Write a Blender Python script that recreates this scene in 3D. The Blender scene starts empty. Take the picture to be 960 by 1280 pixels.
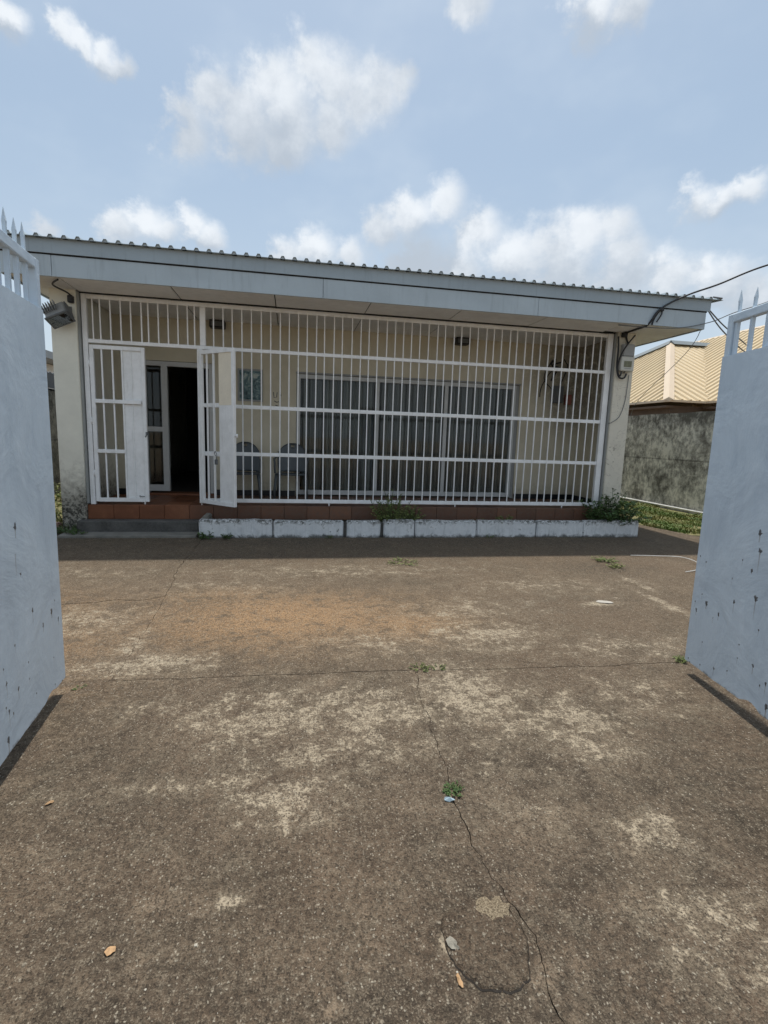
import bpy, bmesh, math, random
from mathutils import Vector, Matrix, noise as mnoise

# ------------------------------------------------------------------ camera, sky, sun, exposure
scene = bpy.context.scene
R = math.radians
cam_data = bpy.data.cameras.new("camera")
cam = bpy.data.objects.new("camera", cam_data)
scene.collection.objects.link(cam)
cam_data.sensor_fit = 'HORIZONTAL'
cam_data.sensor_width = 36.0
cam_data.lens = 36.0 * 635.0 / 960.0
cam_data.clip_start = 0.05
cam_data.clip_end = 2000
right = Vector((0.98372964, -0.17660657, 0.03295628))
down = Vector((0.00652049, -0.14822291, -0.98893248))
fwd = Vector((0.17953685, 0.97305708, -0.14465971))
mw = Matrix.Identity(4)
for i in range(3):
    mw[i][0] = right[i]; mw[i][1] = -down[i]; mw[i][2] = -fwd[i]
mw[2][3] = 1.4
cam.matrix_world = mw
scene.camera = cam
scene.render.resolution_x = 768
scene.render.resolution_y = 1024
scene.view_settings.view_transform = 'Standard'
scene.view_settings.look = 'None'
scene.view_settings.exposure = 0.66
scene.view_settings.gamma = 1.0
try:
    scene.view_settings.use_curve_mapping = False
except Exception:
    pass

SUN = Vector((0.10, 0.98, 3.55)).normalized()
sun_data = bpy.data.lights.new("sun", 'SUN')
sun_data.energy = 2.3
sun_data.angle = R(1.6)
sun_data.color = (1.0, 0.955, 0.88)
sun = bpy.data.objects.new("sun", sun_data)
scene.collection.objects.link(sun)
sun.rotation_euler = SUN.to_track_quat('Z', 'Y').to_euler()
sun.location = (0, 8, 30)


class NT:
    """small helper round a node tree"""
    def __init__(self, tree):
        self.t = tree; self.n = tree.nodes; self.l = tree.links

    def put(self, sock, v):
        if v is None:
            return
        if isinstance(v, bpy.types.NodeSocket):
            self.l.new(v, sock)
        elif isinstance(v, bpy.types.Node):
            self.l.new(v.outputs[0], sock)
        else:
            if isinstance(v, (tuple, list)) and len(v) == 3 and sock.type == 'RGBA':
                v = (*v, 1)
            sock.default_value = v

    def m(self, op, a, b=None, c=None, clamp=False):
        n = self.n.new('ShaderNodeMath'); n.operation = op; n.use_clamp = clamp
        self.put(n.inputs[0], a); self.put(n.inputs[1], b); self.put(n.inputs[2], c)
        return n.outputs[0]

    def vm(self, op, a, b=None):
        n = self.n.new('ShaderNodeVectorMath'); n.operation = op
        self.put(n.inputs[0], a); self.put(n.inputs[1], b)
        return n.outputs['Value'] if op in ('LENGTH', 'DOT_PRODUCT', 'DISTANCE') else n.outputs[0]

    def xyz(self, v):
        n = self.n.new('ShaderNodeSeparateXYZ'); self.put(n.inputs[0], v); return n.outputs

    def comb(self, x, y, z):
        n = self.n.new('ShaderNodeCombineXYZ')
        for i, v in enumerate((x, y, z)):
            self.put(n.inputs[i], v)
        return n.outputs[0]

    def noise(self, vec, scale, detail=4, rough=0.55, dist=0.0):
        n = self.n.new('ShaderNodeTexNoise')
        self.put(n.inputs['Vector'], vec); n.inputs['Scale'].default_value = scale
        n.inputs['Detail'].default_value = detail; n.inputs['Roughness'].default_value = rough
        n.inputs['Distortion'].default_value = dist
        return n.outputs[0]

    def voro(self, vec, scale, feature='F1', dims='3D', rand=1.0):
        n = self.n.new('ShaderNodeTexVoronoi'); n.voronoi_dimensions = dims; n.feature = feature
        self.put(n.inputs['Vector'], vec); n.inputs['Scale'].default_value = scale
        n.inputs['Randomness'].default_value = rand
        return n.outputs

    def ramp(self, fac, stops, interp='LINEAR'):
        n = self.n.new('ShaderNodeValToRGB'); self.put(n.inputs[0], fac)
        e = n.color_ramp; e.interpolation = interp
        while len(e.elements) > 1:
            e.elements.remove(e.elements[-1])
        for i, (p, c) in enumerate(stops):
            if not isinstance(c, (tuple, list)):
                c = (c, c, c)
            el = e.elements[0] if i == 0 else e.elements.new(p)
            el.position = p; el.color = (*c, 1)
        return n.outputs[0]

    def ss(self, v, a, b):
        n = self.n.new('ShaderNodeMapRange'); n.interpolation_type = 'SMOOTHSTEP'
        self.put(n.inputs[0], v); n.inputs[1].default_value = a; n.inputs[2].default_value = b
        return n.outputs[0]

    def mix(self, fac, a, b, mode='MIX'):
        n = self.n.new('ShaderNodeMix'); n.data_type = 'RGBA'; n.blend_type = mode
        self.put(n.inputs[0], fac); self.put(n.inputs[6], a); self.put(n.inputs[7], b)
        return n.outputs[2]

    def bump(self, h, strength=0.3, dist=0.01, normal=None):
        n = self.n.new('ShaderNodeBump'); n.inputs['Strength'].default_value = strength
        n.inputs['Distance'].default_value = dist
        self.put(n.inputs['Height'], h)
        if normal is not None:
            self.put(n.inputs['Normal'], normal)
        return n.outputs[0]

    def pos(self):
        return self.n.new('ShaderNodeNewGeometry').outputs['Position']

    def obj(self):
        return self.n.new('ShaderNodeTexCoord').outputs['Object']

    def rnd(self):
        return self.n.new('ShaderNodeObjectInfo').outputs['Random']


# ---- sky: Nishita with broken cumulus, continued all round
world = bpy.data.worlds.new("World"); scene.world = world; world.use_nodes = True
w = NT(world.node_tree); w.n.clear()
wout = w.n.new('ShaderNodeOutputWorld'); bg = w.n.new('ShaderNodeBackground')
sky = w.n.new('ShaderNodeTexSky'); sky.sky_type = 'NISHITA'; sky.sun_disc = False
sky.sun_elevation = math.asin(SUN.z); sky.sun_rotation = math.atan2(SUN.x, SUN.y)
sky.air_density = 1.0; sky.dust_density = 2.2; sky.ozone_density = 1.0
wd = w.n.new('ShaderNodeTexCoord').outputs['Generated']
X, Y, Z = w.xyz(wd)
az = w.m('ARCTAN2', X, Y); el = w.m('ARCSINE', Z)
CLOUDS = [(-0.176, 0.457, 0.036), (-0.141, 0.515, 0.033), (-0.091, 0.504, 0.051), (-0.044, 0.548, 0.035), (-0.024, 0.527, 0.05), (0.024, 0.57, 0.038), (0.066, 0.547, 0.048),
          (0.109, 0.529, 0.043), (0.151, 0.542, 0.038), (0.19, 0.555, 0.021), (-0.01, 0.485, 0.053), (-0.085, 0.466, 0.044), (0.063, 0.492, 0.036), (-0.024, 0.45, 0.025),
          (-0.179, 0.485, 0.025), (0.162, 0.364, 0.033), (0.215, 0.389, 0.04), (0.273, 0.404, 0.034), (0.34, 0.359, 0.038), (0.4, 0.315, 0.053), (0.468, 0.336, 0.049),
          (0.52, 0.347, 0.041), (0.567, 0.353, 0.03), (0.592, 0.317, 0.032), (0.656, 0.273, 0.039), (0.698, 0.272, 0.029), (0.736, 0.253, 0.035), (0.78, 0.229, 0.036),
          (0.684, 0.376, 0.027), (0.722, 0.369, 0.02), (0.757, 0.376, 0.023), (-0.284, 0.314, 0.025), (-0.245, 0.334, 0.03), (-0.214, 0.32, 0.021), (-0.173, 0.337, 0.026),
          (-0.139, 0.319, 0.025), (0.039, 0.322, 0.036), (0.1, 0.319, 0.032), (-0.012, 0.308, 0.029), (-0.39, 0.293, 0.019), (-0.349, 0.535, 0.018), (-0.326, 0.53, 0.016),
          (-0.295, 0.523, 0.02), (-0.272, 0.515, 0.015), (-0.419, 0.522, 0.025), (0.505, 0.619, 0.039), (0.566, 0.605, 0.025), (0.304, 0.652, 0.036), (0.227, 0.304, 0.053),
          (0.301, 0.291, 0.053), (0.485, 0.286, 0.062), (0.59, 0.273, 0.048), (0.95, 0.3, 0.1), (1.08, 0.28, 0.09), (-0.75, 0.36, 0.09), (-0.66, 0.34, 0.06),
          (0.25, 0.98, 0.1), (0.4, 1.02, 0.09)]   # azimuth, elevation, angular radius of each lobe


cv = w.comb(w.m('MULTIPLY', az, 0.9), el, 0.0)
wn_ = w.n.new('ShaderNodeTexNoise'); w.put(wn_.inputs['Vector'], cv); wn_.inputs['Scale'].default_value = 20.0; wn_.inputs['Detail'].default_value = 7; wn_.inputs['Roughness'].default_value = 0.62
n1 = wn_.outputs[0]
warp = w.vm('MULTIPLY', w.vm('SUBTRACT', wn_.outputs['Color'], (0.5, 0.5, 0.5)), (0.075, 0.06, 0.0))


MASSES = [(-0.024, 0.513, 0.126), (0.509, 0.317, 0.111), (0.401, 0.308, 0.088), (0.238, 0.378, 0.077), (0.709, 0.259, 0.075), (0.717, 0.372, 0.048), (-0.236, 0.319, 0.064), (-0.16, 0.324, 0.048), (0.049, 0.315, 0.065), (0.509, 0.617, 0.057), (-0.31, 0.526, 0.041), (-0.419, 0.522, 0.028)]   # whole clouds, for their shaded undersides


def cloud_field(lobes, de, k):
    """1 in the middle of a lobe, 0 at its rim, negative outside"""
    e2 = w.vm('ADD', w.vm('ADD', cv, warp), (0.0, de, 0.0)); rmin = None
    for (a0, e0, rr) in lobes:
        q_ = w.m('MULTIPLY', w.vm('DISTANCE', e2, (a0 * 0.9, e0, 0.0)), 0.86 / rr)
        rmin = q_ if rmin is None else w.m('SMOOTH_MIN', rmin, q_, k)
    return w.m('SUBTRACT', 1.0, rmin)


big = w.noise(w.vm('ADD', cv, (7.3, 2.1, 4.0)), 3.2, 3, 0.5)
field = cloud_field(CLOUDS, 0.0, 0.7); c0 = cloud_field(MASSES, -0.015, 0.3); fup = cloud_field(MASSES, 0.03, 0.3)
# away from the view the same kind of cloud goes on, thickened for fill light
side = w.ss(w.m('ABSOLUTE', w.m('SUBTRACT', az, 0.2)), 0.95, 1.4)
f_ = w.m('MAXIMUM', w.m('MAXIMUM', field, -1.2), w.m('SUBTRACT', w.m('MULTIPLY', w.m('MULTIPLY', w.ss(big, 0.38, 0.55), side), 1.6), 1.2))
base_ = w.m('SUBTRACT', w.m('MAXIMUM', fup, -0.3), w.m('MAXIMUM', c0, -0.3))          # > 0 towards the underside
d0 = w.m('ADD', f_, w.m('MULTIPLY', w.m('SUBTRACT', n1, 0.5), 1.15))
cov = w.ss(d0, -0.12, 0.72)
thin = w.noise(w.comb(w.m('MULTIPLY', az, 0.6), el, 3.0), 5.0, 4, 0.6)
haze_top = w.ss(thin, 0.42, 0.75)
lit = w.ss(w.m('ADD', w.m('MULTIPLY', base_, -0.95), w.m('MULTIPLY', w.m('SUBTRACT', n1, 0.5), 0.9)), -0.42, 0.55)
ccol = w.mix(lit, (3.2, 3.6, 4.1), (5.9, 6.15, 6.4))
skyc = w.mix(0.60, sky.outputs[0], (2.75, 3.55, 4.25))
skyc = w.mix(w.m('MULTIPLY', haze_top, 0.25), skyc, (4.6, 5.2, 5.75))
low = w.ss(el, 0.5, 0.0)
skyc = w.mix(w.m('MULTIPLY', low, 0.55), skyc, (4.4, 4.95, 5.4))
allc = w.mix(w.m('MULTIPLY', cov, 0.88), skyc, ccol)
w.l.new(allc, bg.inputs[0]); bg.inputs[1].default_value = 0.1
w.l.new(bg.outputs[0], wout.inputs[0])
world.cycles.sampling_method = 'MANUAL'; world.cycles.sample_map_resolution = 512
scene.cycles.max_bounces = 6; scene.cycles.diffuse_bounces = 3; scene.cycles.glossy_bounces = 3; scene.cycles.transparent_max_bounces = 8

# ------------------------------------------------------------------ helpers
COL = scene.collection
ORG = {}
rng = random.Random(7)


def tag(o, label=None, cat=None, group=None, kind=None):
    if label: o['label'] = label
    if cat: o['category'] = cat
    if group: o['group'] = group
    if kind: o['kind'] = kind
    return o


def empty(name, loc=(0, 0, 0), rz=0.0, local=False):
    o = bpy.data.objects.new(name, None); COL.objects.link(o)
    o.location = loc; o.rotation_euler = (0, 0, rz); o.empty_display_size = 0.1
    ORG[o.name] = Vector((0, 0, 0)) if local else Vector(loc)
    return o


def link(name, me, mat, parent=None):
    o = bpy.data.objects.new(name, me); COL.objects.link(o)
    if mat and len(me.materials) == 0:
        me.materials.append(mat)
    if parent is not None:
        o.parent = parent; ORG[o.name] = ORG.get(parent.name, Vector((0, 0, 0)))
    return o


class MB:
    def __init__(self):
        self.v = []; self.f = []; self.sm = []

    def add(self, vs, fs, smooth=False):
        b = len(self.v); self.v += [Vector(x) for x in vs]
        self.f += [tuple(b + i for i in f) for f in fs]; self.sm += [smooth] * len(fs)
        return self

    def box(self, x0, x1, y0, y1, z0, z1):
        vs = [(x0, y0, z0), (x1, y0, z0), (x1, y1, z0), (x0, y1, z0), (x0, y0, z1), (x1, y0, z1), (x1, y1, z1), (x0, y1, z1)]
        return self.add(vs, [(0, 3, 2, 1), (4, 5, 6, 7), (0, 1, 5, 4), (1, 2, 6, 5), (2, 3, 7, 6), (3, 0, 4, 7)])

    def cbox(self, x0, x1, y0, y1, z0, z1, c=0.006):
        """box with chamfered edges"""
        bm = bmesh.new()
        m = Matrix.Translation(((x0 + x1) / 2, (y0 + y1) / 2, (z0 + z1) / 2)) @ Matrix.Diagonal((x1 - x0, y1 - y0, z1 - z0, 1))
        bmesh.ops.create_cube(bm, size=1, matrix=m)
        bmesh.ops.bevel(bm, geom=bm.edges[:], offset=c, segments=1, affect='EDGES')
        bm.verts.index_update()
        self.add([v.co.copy() for v in bm.verts], [tuple(v.index for v in f.verts) for f in bm.faces])
        bm.free(); return self

    def tube(self, pts, r, n=8, cap=True, smooth=True):
        pts = [Vector(p) for p in pts]; rings = []
        rr = r if isinstance(r, (list, tuple)) else [r] * len(pts)
        prev = None
        for i, p in enumerate(pts):
            a = pts[max(i - 1, 0)]; b = pts[min(i + 1, len(pts) - 1)]
            d = (b - a).normalized()
            if prev is None:
                up = Vector((0, 0, 1)) if abs(d.z) < 0.9 else Vector((1, 0, 0))
                u = d.cross(up).normalized()
            else:
                u = (prev - d * prev.dot(d)).normalized()
            prev = u; vv = d.cross(u)
            rings.append([p + (u * math.cos(t) + vv * math.sin(t)) * rr[i] for t in [2 * math.pi * k / n for k in range(n)]])
        vs = [q for ring in rings for q in ring]; fs = []
        for i in range(len(pts) - 1):
            for k in range(n):
                k2 = (k + 1) % n
                fs.append((i * n + k, i * n + k2, (i + 1) * n + k2, (i + 1) * n + k))
        self.add(vs, fs, smooth)
        if cap:
            b = len(self.v) - len(vs)
            self.f.append(tuple(b + k for k in reversed(range(n)))); self.sm.append(False)
            e = b + (len(pts) - 1) * n
            self.f.append(tuple(e + k for k in range(n))); self.sm.append(False)
        return self

    def xform(self, mat, start=0):
        for i in range(start, len(self.v)):
            self.v[i] = mat @ self.v[i]
        return self

    def mesh(self, name, org=None):
        o = org or Vector((0, 0, 0))
        me = bpy.data.meshes.new(name)
        me.from_pydata([tuple(v - o) for v in self.v], [], self.f)
        if any(self.sm):
            me.polygons.foreach_set('use_smooth', self.sm)
        me.update(); return me

    def build(self, name, mat, parent=None):
        org = ORG.get(parent.name) if parent is not None else None
        return link(name, self.mesh(name, org), mat, parent)


def smooth_path(pts, n=8):
    pts = [Vector(p) for p in pts]; out = []
    for i in range(len(pts) - 1):
        p0 = pts[max(i - 1, 0)]; p1 = pts[i]; p2 = pts[i + 1]; p3 = pts[min(i + 2, len(pts) - 1)]
        for k in range(n):
            t = k / n
            out.append(0.5 * ((2 * p1) + (-p0 + p2) * t + (2 * p0 - 5 * p1 + 4 * p2 - p3) * t * t + (-p0 + 3 * p1 - 3 * p2 + p3) * t ** 3))
    out.append(pts[-1]); return out


def mat(name, rough=0.6, metal=0.0, spec=0.5):
    m = bpy.data.materials.new(name); m.use_nodes = True
    t = NT(m.node_tree); b = t.n['Principled BSDF']
    b.inputs['Roughness'].default_value = rough; b.inputs['Metallic'].default_value = metal
    b.inputs['Specular IOR Level'].default_value = spec
    return m, t, b


def setc(t, b, col, normal=None, rough=None):
    t.put(b.inputs['Base Color'], col)
    if normal is not None: t.put(b.inputs['Normal'], normal)
    if rough is not None: t.put(b.inputs['Roughness'], rough)


# ------------------------------------------------------------------ materials
def simple(name, col, rough=0.6, var=0.15, scale=6.0, metal=0.0, bump=0.0, spec=0.5, fine=40.0):
    m, t, b = mat(name, rough, metal, spec)
    p = t.pos(); n = t.noise(p, scale, 6, 0.6); n2 = t.noise(p, fine, 4, 0.6)
    v = t.m('ADD', t.m('MULTIPLY', n, 0.7), t.m('MULTIPLY', n2, 0.3))
    lo = tuple(c * (1 - var) for c in col); hi = tuple(min(1, c * (1 + var)) for c in col)
    c = t.ramp(v, [(0.3, lo), (0.7, hi)])
    setc(t, b, c, t.bump(n2, bump, 0.005) if bump else None)
    return m


def wobble(t, n, k=1.5):
    return t.m('MULTIPLY', t.m('SUBTRACT', n, 0.5), k)


def blob(t, x, y, cx, cy, rx, ry, wob, soft=0.5, vec=None):
    """soft-edged stain; wob = shared noise already passed through wobble()"""
    v = vec if vec is not None else t.comb(x, y, 0.0)
    r = t.vm('LENGTH', t.vm('MULTIPLY', t.vm('SUBTRACT', v, (cx, cy, 0.0)), (1 / rx, 1 / ry, 0.0)))
    return t.ss(t.m('ADD', r, wob), 1.0 + soft * 0.5, 1.0 - soft)


def ground_material(name, dark=1.0, patches=True):
    m, t, b = mat(name, 0.93, 0, 0.25)
    p = t.pos(); px, py, pz = t.xyz(p)
    flat = t.comb(px, py, 0.0)
    big = t.noise(flat, 0.8, 4, 0.6, 0.4)
    mid = t.noise(t.vm('ADD', flat, (3.1, 8.2, 0)), 3.2, 6, 0.68, 0.3)
    fine = t.noise(flat, 42.0, 5, 0.72)
    grit = t.noise(flat, 210.0, 2, 0.7)
    blot = t.noise(t.vm('ADD', flat, (5.0, 1.0, 0)), 11.0, 5, 0.70, 0.2)
    tone = t.m('ADD', t.m('MULTIPLY', mid, 0.55), t.m('MULTIPLY', blot, 0.45))
    col = t.ramp(tone, [(0.36, (0.052, 0.040, 0.028)), (0.46, (0.106, 0.080, 0.056)), (0.56, (0.162, 0.122, 0.084)), (0.66, (0.275, 0.208, 0.143))])
    col = t.mix(t.ss(big, 0.40, 0.60), col, t.mix(0.5, col, (0.150, 0.102, 0.068)))
    far = t.ss(py, 2.2, 3.6)
    col = t.mix(t.m('MULTIPLY', far, 0.36), col, (0.215, 0.155, 0.098))
    if patches:
        fr = t.noise(t.vm('ADD', flat, (2.0, 6.0, 0)), 7.0, 7, 0.74, 0.25)      # broken edges
        fr2 = t.noise(t.vm('ADD', flat, (8.0, 3.0, 0)), 24.0, 5, 0.76, 0.1)
        frm = t.m('ADD', t.m('MULTIPLY', fr, 0.5), t.m('MULTIPLY', fr2, 0.5))
        zero = 0.0
        B = lambda cx, cy, rx, ry: blob(t, None, None, cx, cy, rx * 1.5, ry * 1.5, zero, 0.95, flat)

        def union(lst):
            u = None
            for (cx, cy, rx, ry, k) in lst:
                q = t.m('MULTIPLY', B(cx, cy, rx, ry), k)
                u = q if u is None else t.m('MAXIMUM', u, q)
            return u
        # rusty sand wash in the middle bay
        om = union([(-0.05, 3.85, 1.0, 0.5, 1), (0.85, 3.6, 0.5, 0.3, .9), (-2.0, 3.6, 0.9, 0.8, .7), (-0.6, 4.4, .5, .25, .7)])
        om = t.m('MULTIPLY', om, t.ss(t.m('ADD', fr, t.m('MULTIPLY', om, 0.14)), 0.44, 0.66))
        col = t.mix(t.m('MULTIPLY', om, 0.85), col, (0.45, 0.275, 0.14))
        # black algae along joints, by the house and in damp hollows
        al = union([(3.5, 5.15, 0.55, 0.25, 1), (-0.2, 1.0, 1.6, 0.14, 1), (-0.6, 5.9, 1.3, 0.3, .8), (0.9, 0.98, 0.35, 0.2, 1), (-0.45, 1.95, .45, .25, .7),
                    (1.0, 5.3, 1.5, .3, .6), (1.9, 1.9, .6, .35, .7), (0.55, 1.15, .25, .25, .9), (-0.2, 2.65, .3, .12, .7), (-0.7, 4.0, .3, .5, .5), (2.3, 4.0, .8, .3, .6)])
        al = t.m('MAXIMUM', al, t.m('MULTIPLY', t.ss(py, 5.2, 6.9), 0.9))
        am = t.ss(t.m('ADD', frm, t.m('MULTIPLY', al, 0.12)), 0.54, 0.66)
        col = t.mix(t.m('MULTIPLY', am, 0.55), col, (0.040, 0.033, 0.025))
        # worn pale laitance near the joint and in scattered islands
        pale = union([(1.0, 2.52, 0.30, 0.40, 1), (0.35, 2.42, 0.55, 0.30, .9), (-0.15, 2.45, 0.40, 0.30, .9), (0.2, 2.15, 0.6, 0.2, .8),
                      (1.42, 2.2, 0.30, 0.34, .9), (0.0, 1.82, 0.2, 0.16, 1), (-0.3, 1.95, 0.5, 0.07, .75), (1.4, 3.35, 0.5, 0.3, .9),
                      (-0.85, 3.1, 0.4, 0.16, 1), (-1.5, 3.9, 0.5, 0.3, .8), (1.3, 1.45, 0.16, 0.11, .85), (0.95, 1.62, 0.2, 0.1, .6),
                      (1.25, 1.08, 0.2, 0.18, .85), (2.3, 3.05, 0.7, 0.2, .7), (1.95, 2.4, 0.35, 0.3, .7), (0.6, 3.3, .5, .25, .7), (0.5, 5.2, 1.6, 0.3, .7), (2.5, 4.5, 1.0, .35, .65),
                      (-0.6, 2.55, .35, .1, .7), (0.9, 1.95, .3, .2, .6), (-2.2, 5.2, 1., .3, .6), (1.5, 3.9, .7, .3, .7), (-0.6, 4.7, .8, .3, .6), (-0.17, 1.40, .05, .03, 1.15),
                      (3.33, 3.9, .06, .4, 1), (3.52, 4.5, .06, .3, 1), (-1.0, 3.4, .1, .35, .8), (2.72, 3.95, .2, .06, 1.1), (1.4, 1.52, .05, .03, 1), (.445, 1.165, .025, .035, 1.2)])
        pm = t.ss(t.m('ADD', frm, t.m('MULTIPLY', pale, 0.185)), 0.63, 0.715)
        col = t.mix(t.m('MULTIPLY', pm, 0.95), col, (0.60, 0.50, 0.365))
        halo = t.ss(t.m('ADD', fr, t.m('MULTIPLY', pale, 0.22)), 0.52, 0.74)
        col = t.mix(t.m('MULTIPLY', halo, 0.40), col, (0.33, 0.27, 0.19))
    # exposed aggregate: uneven stones worn to different sizes
    jit = t.vm('ADD', flat, t.vm('MULTIPLY', t.vm('SUBTRACT', t.comb(fine, grit, 0.0), (0.5, 0.5, 0.0)), (0.016, 0.016, 0.0)))
    v1 = t.voro(jit, 62.0, dims='2D'); v2 = t.voro(jit, 128.0, dims='2D')
    r1 = t.xyz(v1['Color']); r2 = t.xyz(v2['Color'])
    s1 = t.m('MULTIPLY', t.ss(t.m('ADD', v1['Distance'], t.m('MULTIPLY', r1[2], 0.22)), 0.50, 0.20), t.m('GREATER_THAN', t.m('ADD', r1[0], t.m('MULTIPLY', t.m('SUBTRACT', t.noise(flat, 4.0, 3, 0.6), 0.5), 0.9)), 0.68))
    s2 = t.m('MULTIPLY', t.ss(v2['Distance'], 0.52, 0.25), t.m('GREATER_THAN', r2[0], 0.45))
    stone1 = t.ramp(r1[1], [(0.0, (0.06, 0.045, 0.034)), (0.45, (0.16, 0.125, 0.088)), (0.90, (0.28, 0.22, 0.155)), (0.985, (0.50, 0.44, 0.34))])
    stone2 = t.ramp(r2[1], [(0.0, (0.030, 0.024, 0.018)), (0.5, (0.11, 0.088, 0.064)), (0.84, (0.26, 0.21, 0.15)), (0.97, (0.52, 0.46, 0.36))])
    g2 = t.m('ADD', t.m('MULTIPLY', grit, 0.5), t.m('MULTIPLY', fine, 0.5))
    col = t.mix(t.m('MULTIPLY', t.ss(g2, 0.50, 0.63), 0.9), col, t.mix(0.62, col, (0.36, 0.305, 0.225)))
    col = t.mix(t.m('MULTIPLY', t.ss(g2, 0.50, 0.34), 0.80), col, (0.036, 0.028, 0.020))
    col = t.mix(t.m('MULTIPLY', s2, 0.70), col, stone2)
    col = t.mix(t.m('MULTIPLY', s1, 0.58), col, stone1)
    if dark != 1.0:
        col = t.mix(1.0, col, (dark, dark, dark), 'MULTIPLY')
    h = t.m('ADD', t.m('ADD', t.m('MULTIPLY', fine, 1.1), t.m('MULTIPLY', grit, 0.5)), t.m('ADD', t.m('MULTIPLY', s1, 0.35), t.m('MULTIPLY', s2, 0.2)))
    h = t.m('ADD', h, t.m('MULTIPLY', mid, 1.6))
    setc(t, b, col, t.bump(h, 0.95, 0.011))
    return m


M = {}
M['concrete'] = ground_material('weathered_concrete')
M['patch'] = ground_material('patch_concrete', 0.84, False)
M['soil'] = simple('joint_soil', (0.075, 0.062, 0.046), 0.95, 0.4, 9, bump=0.5)
M['crack'] = simple('crack_dirt', (0.040, 0.032, 0.025), 0.95, 0.4, 30)
M['sand'] = simple('sandy_soil', (0.29, 0.22, 0.14), 0.95, 0.3, 3, bump=0.5)


def paint_gate(name, few=0.0):
    m, t, b = mat(name, 0.5, 0, 0.4)
    o = t.obj(); x, y, z = t.xyz(o)
    uv = t.comb(x, z, 0.0)
    brush = t.noise(t.comb(t.m('MULTIPLY', x, 3.2), t.m('MULTIPLY', z, 1.0), y), 3.0, 7, 0.62, 0.6)
    cloud = t.noise(uv, 2.6, 6, 0.6, 0.6)
    col = t.ramp(t.m('ADD', t.m('MULTIPLY', brush, 0.45), t.m('MULTIPLY', cloud, 0.55)),
                 [(0.3, (0.49, 0.585, 0.68)), (0.5, (0.57, 0.67, 0.76)), (0.7, (0.64, 0.735, 0.82))])
    # scuffs
    sc = t.ss(t.noise(t.comb(t.m('MULTIPLY', x, 3.0), t.m('MULTIPLY', z, 9.0), 1.0), 5.0, 6, 0.7, 1.2), 0.66, 0.74)
    col = t.mix(t.m('MULTIPLY', sc, 0.25), col, (0.24, 0.28, 0.31))
    # rust pits with runs
    lowz = t.ss(z, 1.5, 0.15)
    pit = None; run = None
    for sc_, th, rad, off in ((5.5, 0.80, 0.014, 0.0), (10.0, 0.85, 0.009, 5.3), (17.0, 0.91, 0.005, 9.1)):
        v = t.voro(t.vm('ADD', uv, (off, off * 1.7, 0)), sc_, dims='2D')
        c = t.xyz(v['Color']); q = t.xyz(t.vm('SUBTRACT', t.vm('ADD', uv, (off, off * 1.7, 0)), v['Position']))
        gate_ = t.m('GREATER_THAN', t.m('ADD', c[0], t.m('SUBTRACT', t.m('MULTIPLY', lowz, 0.22), 0.15 + few)), th)
        rr = t.vm('LENGTH', t.comb(q[0], t.m('MULTIPLY', q[1], 0.7), 0.0))
        rr = t.m('ADD', rr, t.m('MULTIPLY', t.m('SUBTRACT', t.noise(uv, 70, 3), 0.5), rad * 2.2))
        pp = t.m('MULTIPLY', t.ss(rr, rad, rad * 0.55), gate_)
        wdt = t.ss(t.m('ABSOLUTE', q[0]), rad * 0.42, 0.0)
        ln = t.m('MULTIPLY', t.ss(q[1], -rad * 11, -rad), t.m('LESS_THAN', q[1], 0.0))
        rn = t.m('MULTIPLY', t.m('MULTIPLY', wdt, ln), gate_)
        pit = pp if pit is None else t.m('MAXIMUM', pit, pp); run = rn if run is None else t.m('MAXIMUM', run, rn)
    # a few larger pits, known places
    col = t.mix(t.m('MULTIPLY', run, 0.62), col, (0.20, 0.155, 0.115))
    col = t.mix(t.m('MULTIPLY', pit, 0.88), col, (0.045, 0.038, 0.036))
    # rusty lip at the bottom edge
    lip = t.ss(t.m('ADD', z, t.m('MULTIPLY', t.m('SUBTRACT', t.noise(uv, 14, 5, 0.7), 0.5), 0.08)), 0.095, 0.07)
    col = t.mix(t.m('MULTIPLY', lip, 0.9), col, (0.055, 0.040, 0.032))
    setc(t, b, col, t.bump(t.m('ADD', t.m('MULTIPLY', cloud, 2.5), t.m('ADD', t.m('MULTIPLY', brush, 0.3), t.m('MULTIPLY', pit, -0.6))), 0.28, 0.010), t.ramp(brush, [(0.3, 0.42), (0.7, 0.6)]))
    return m


M['gate'] = paint_gate('grey_blue_gate_paint')
M['gate_less'] = paint_gate('grey_blue_gate_paint_less_rust', 0.05)


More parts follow.
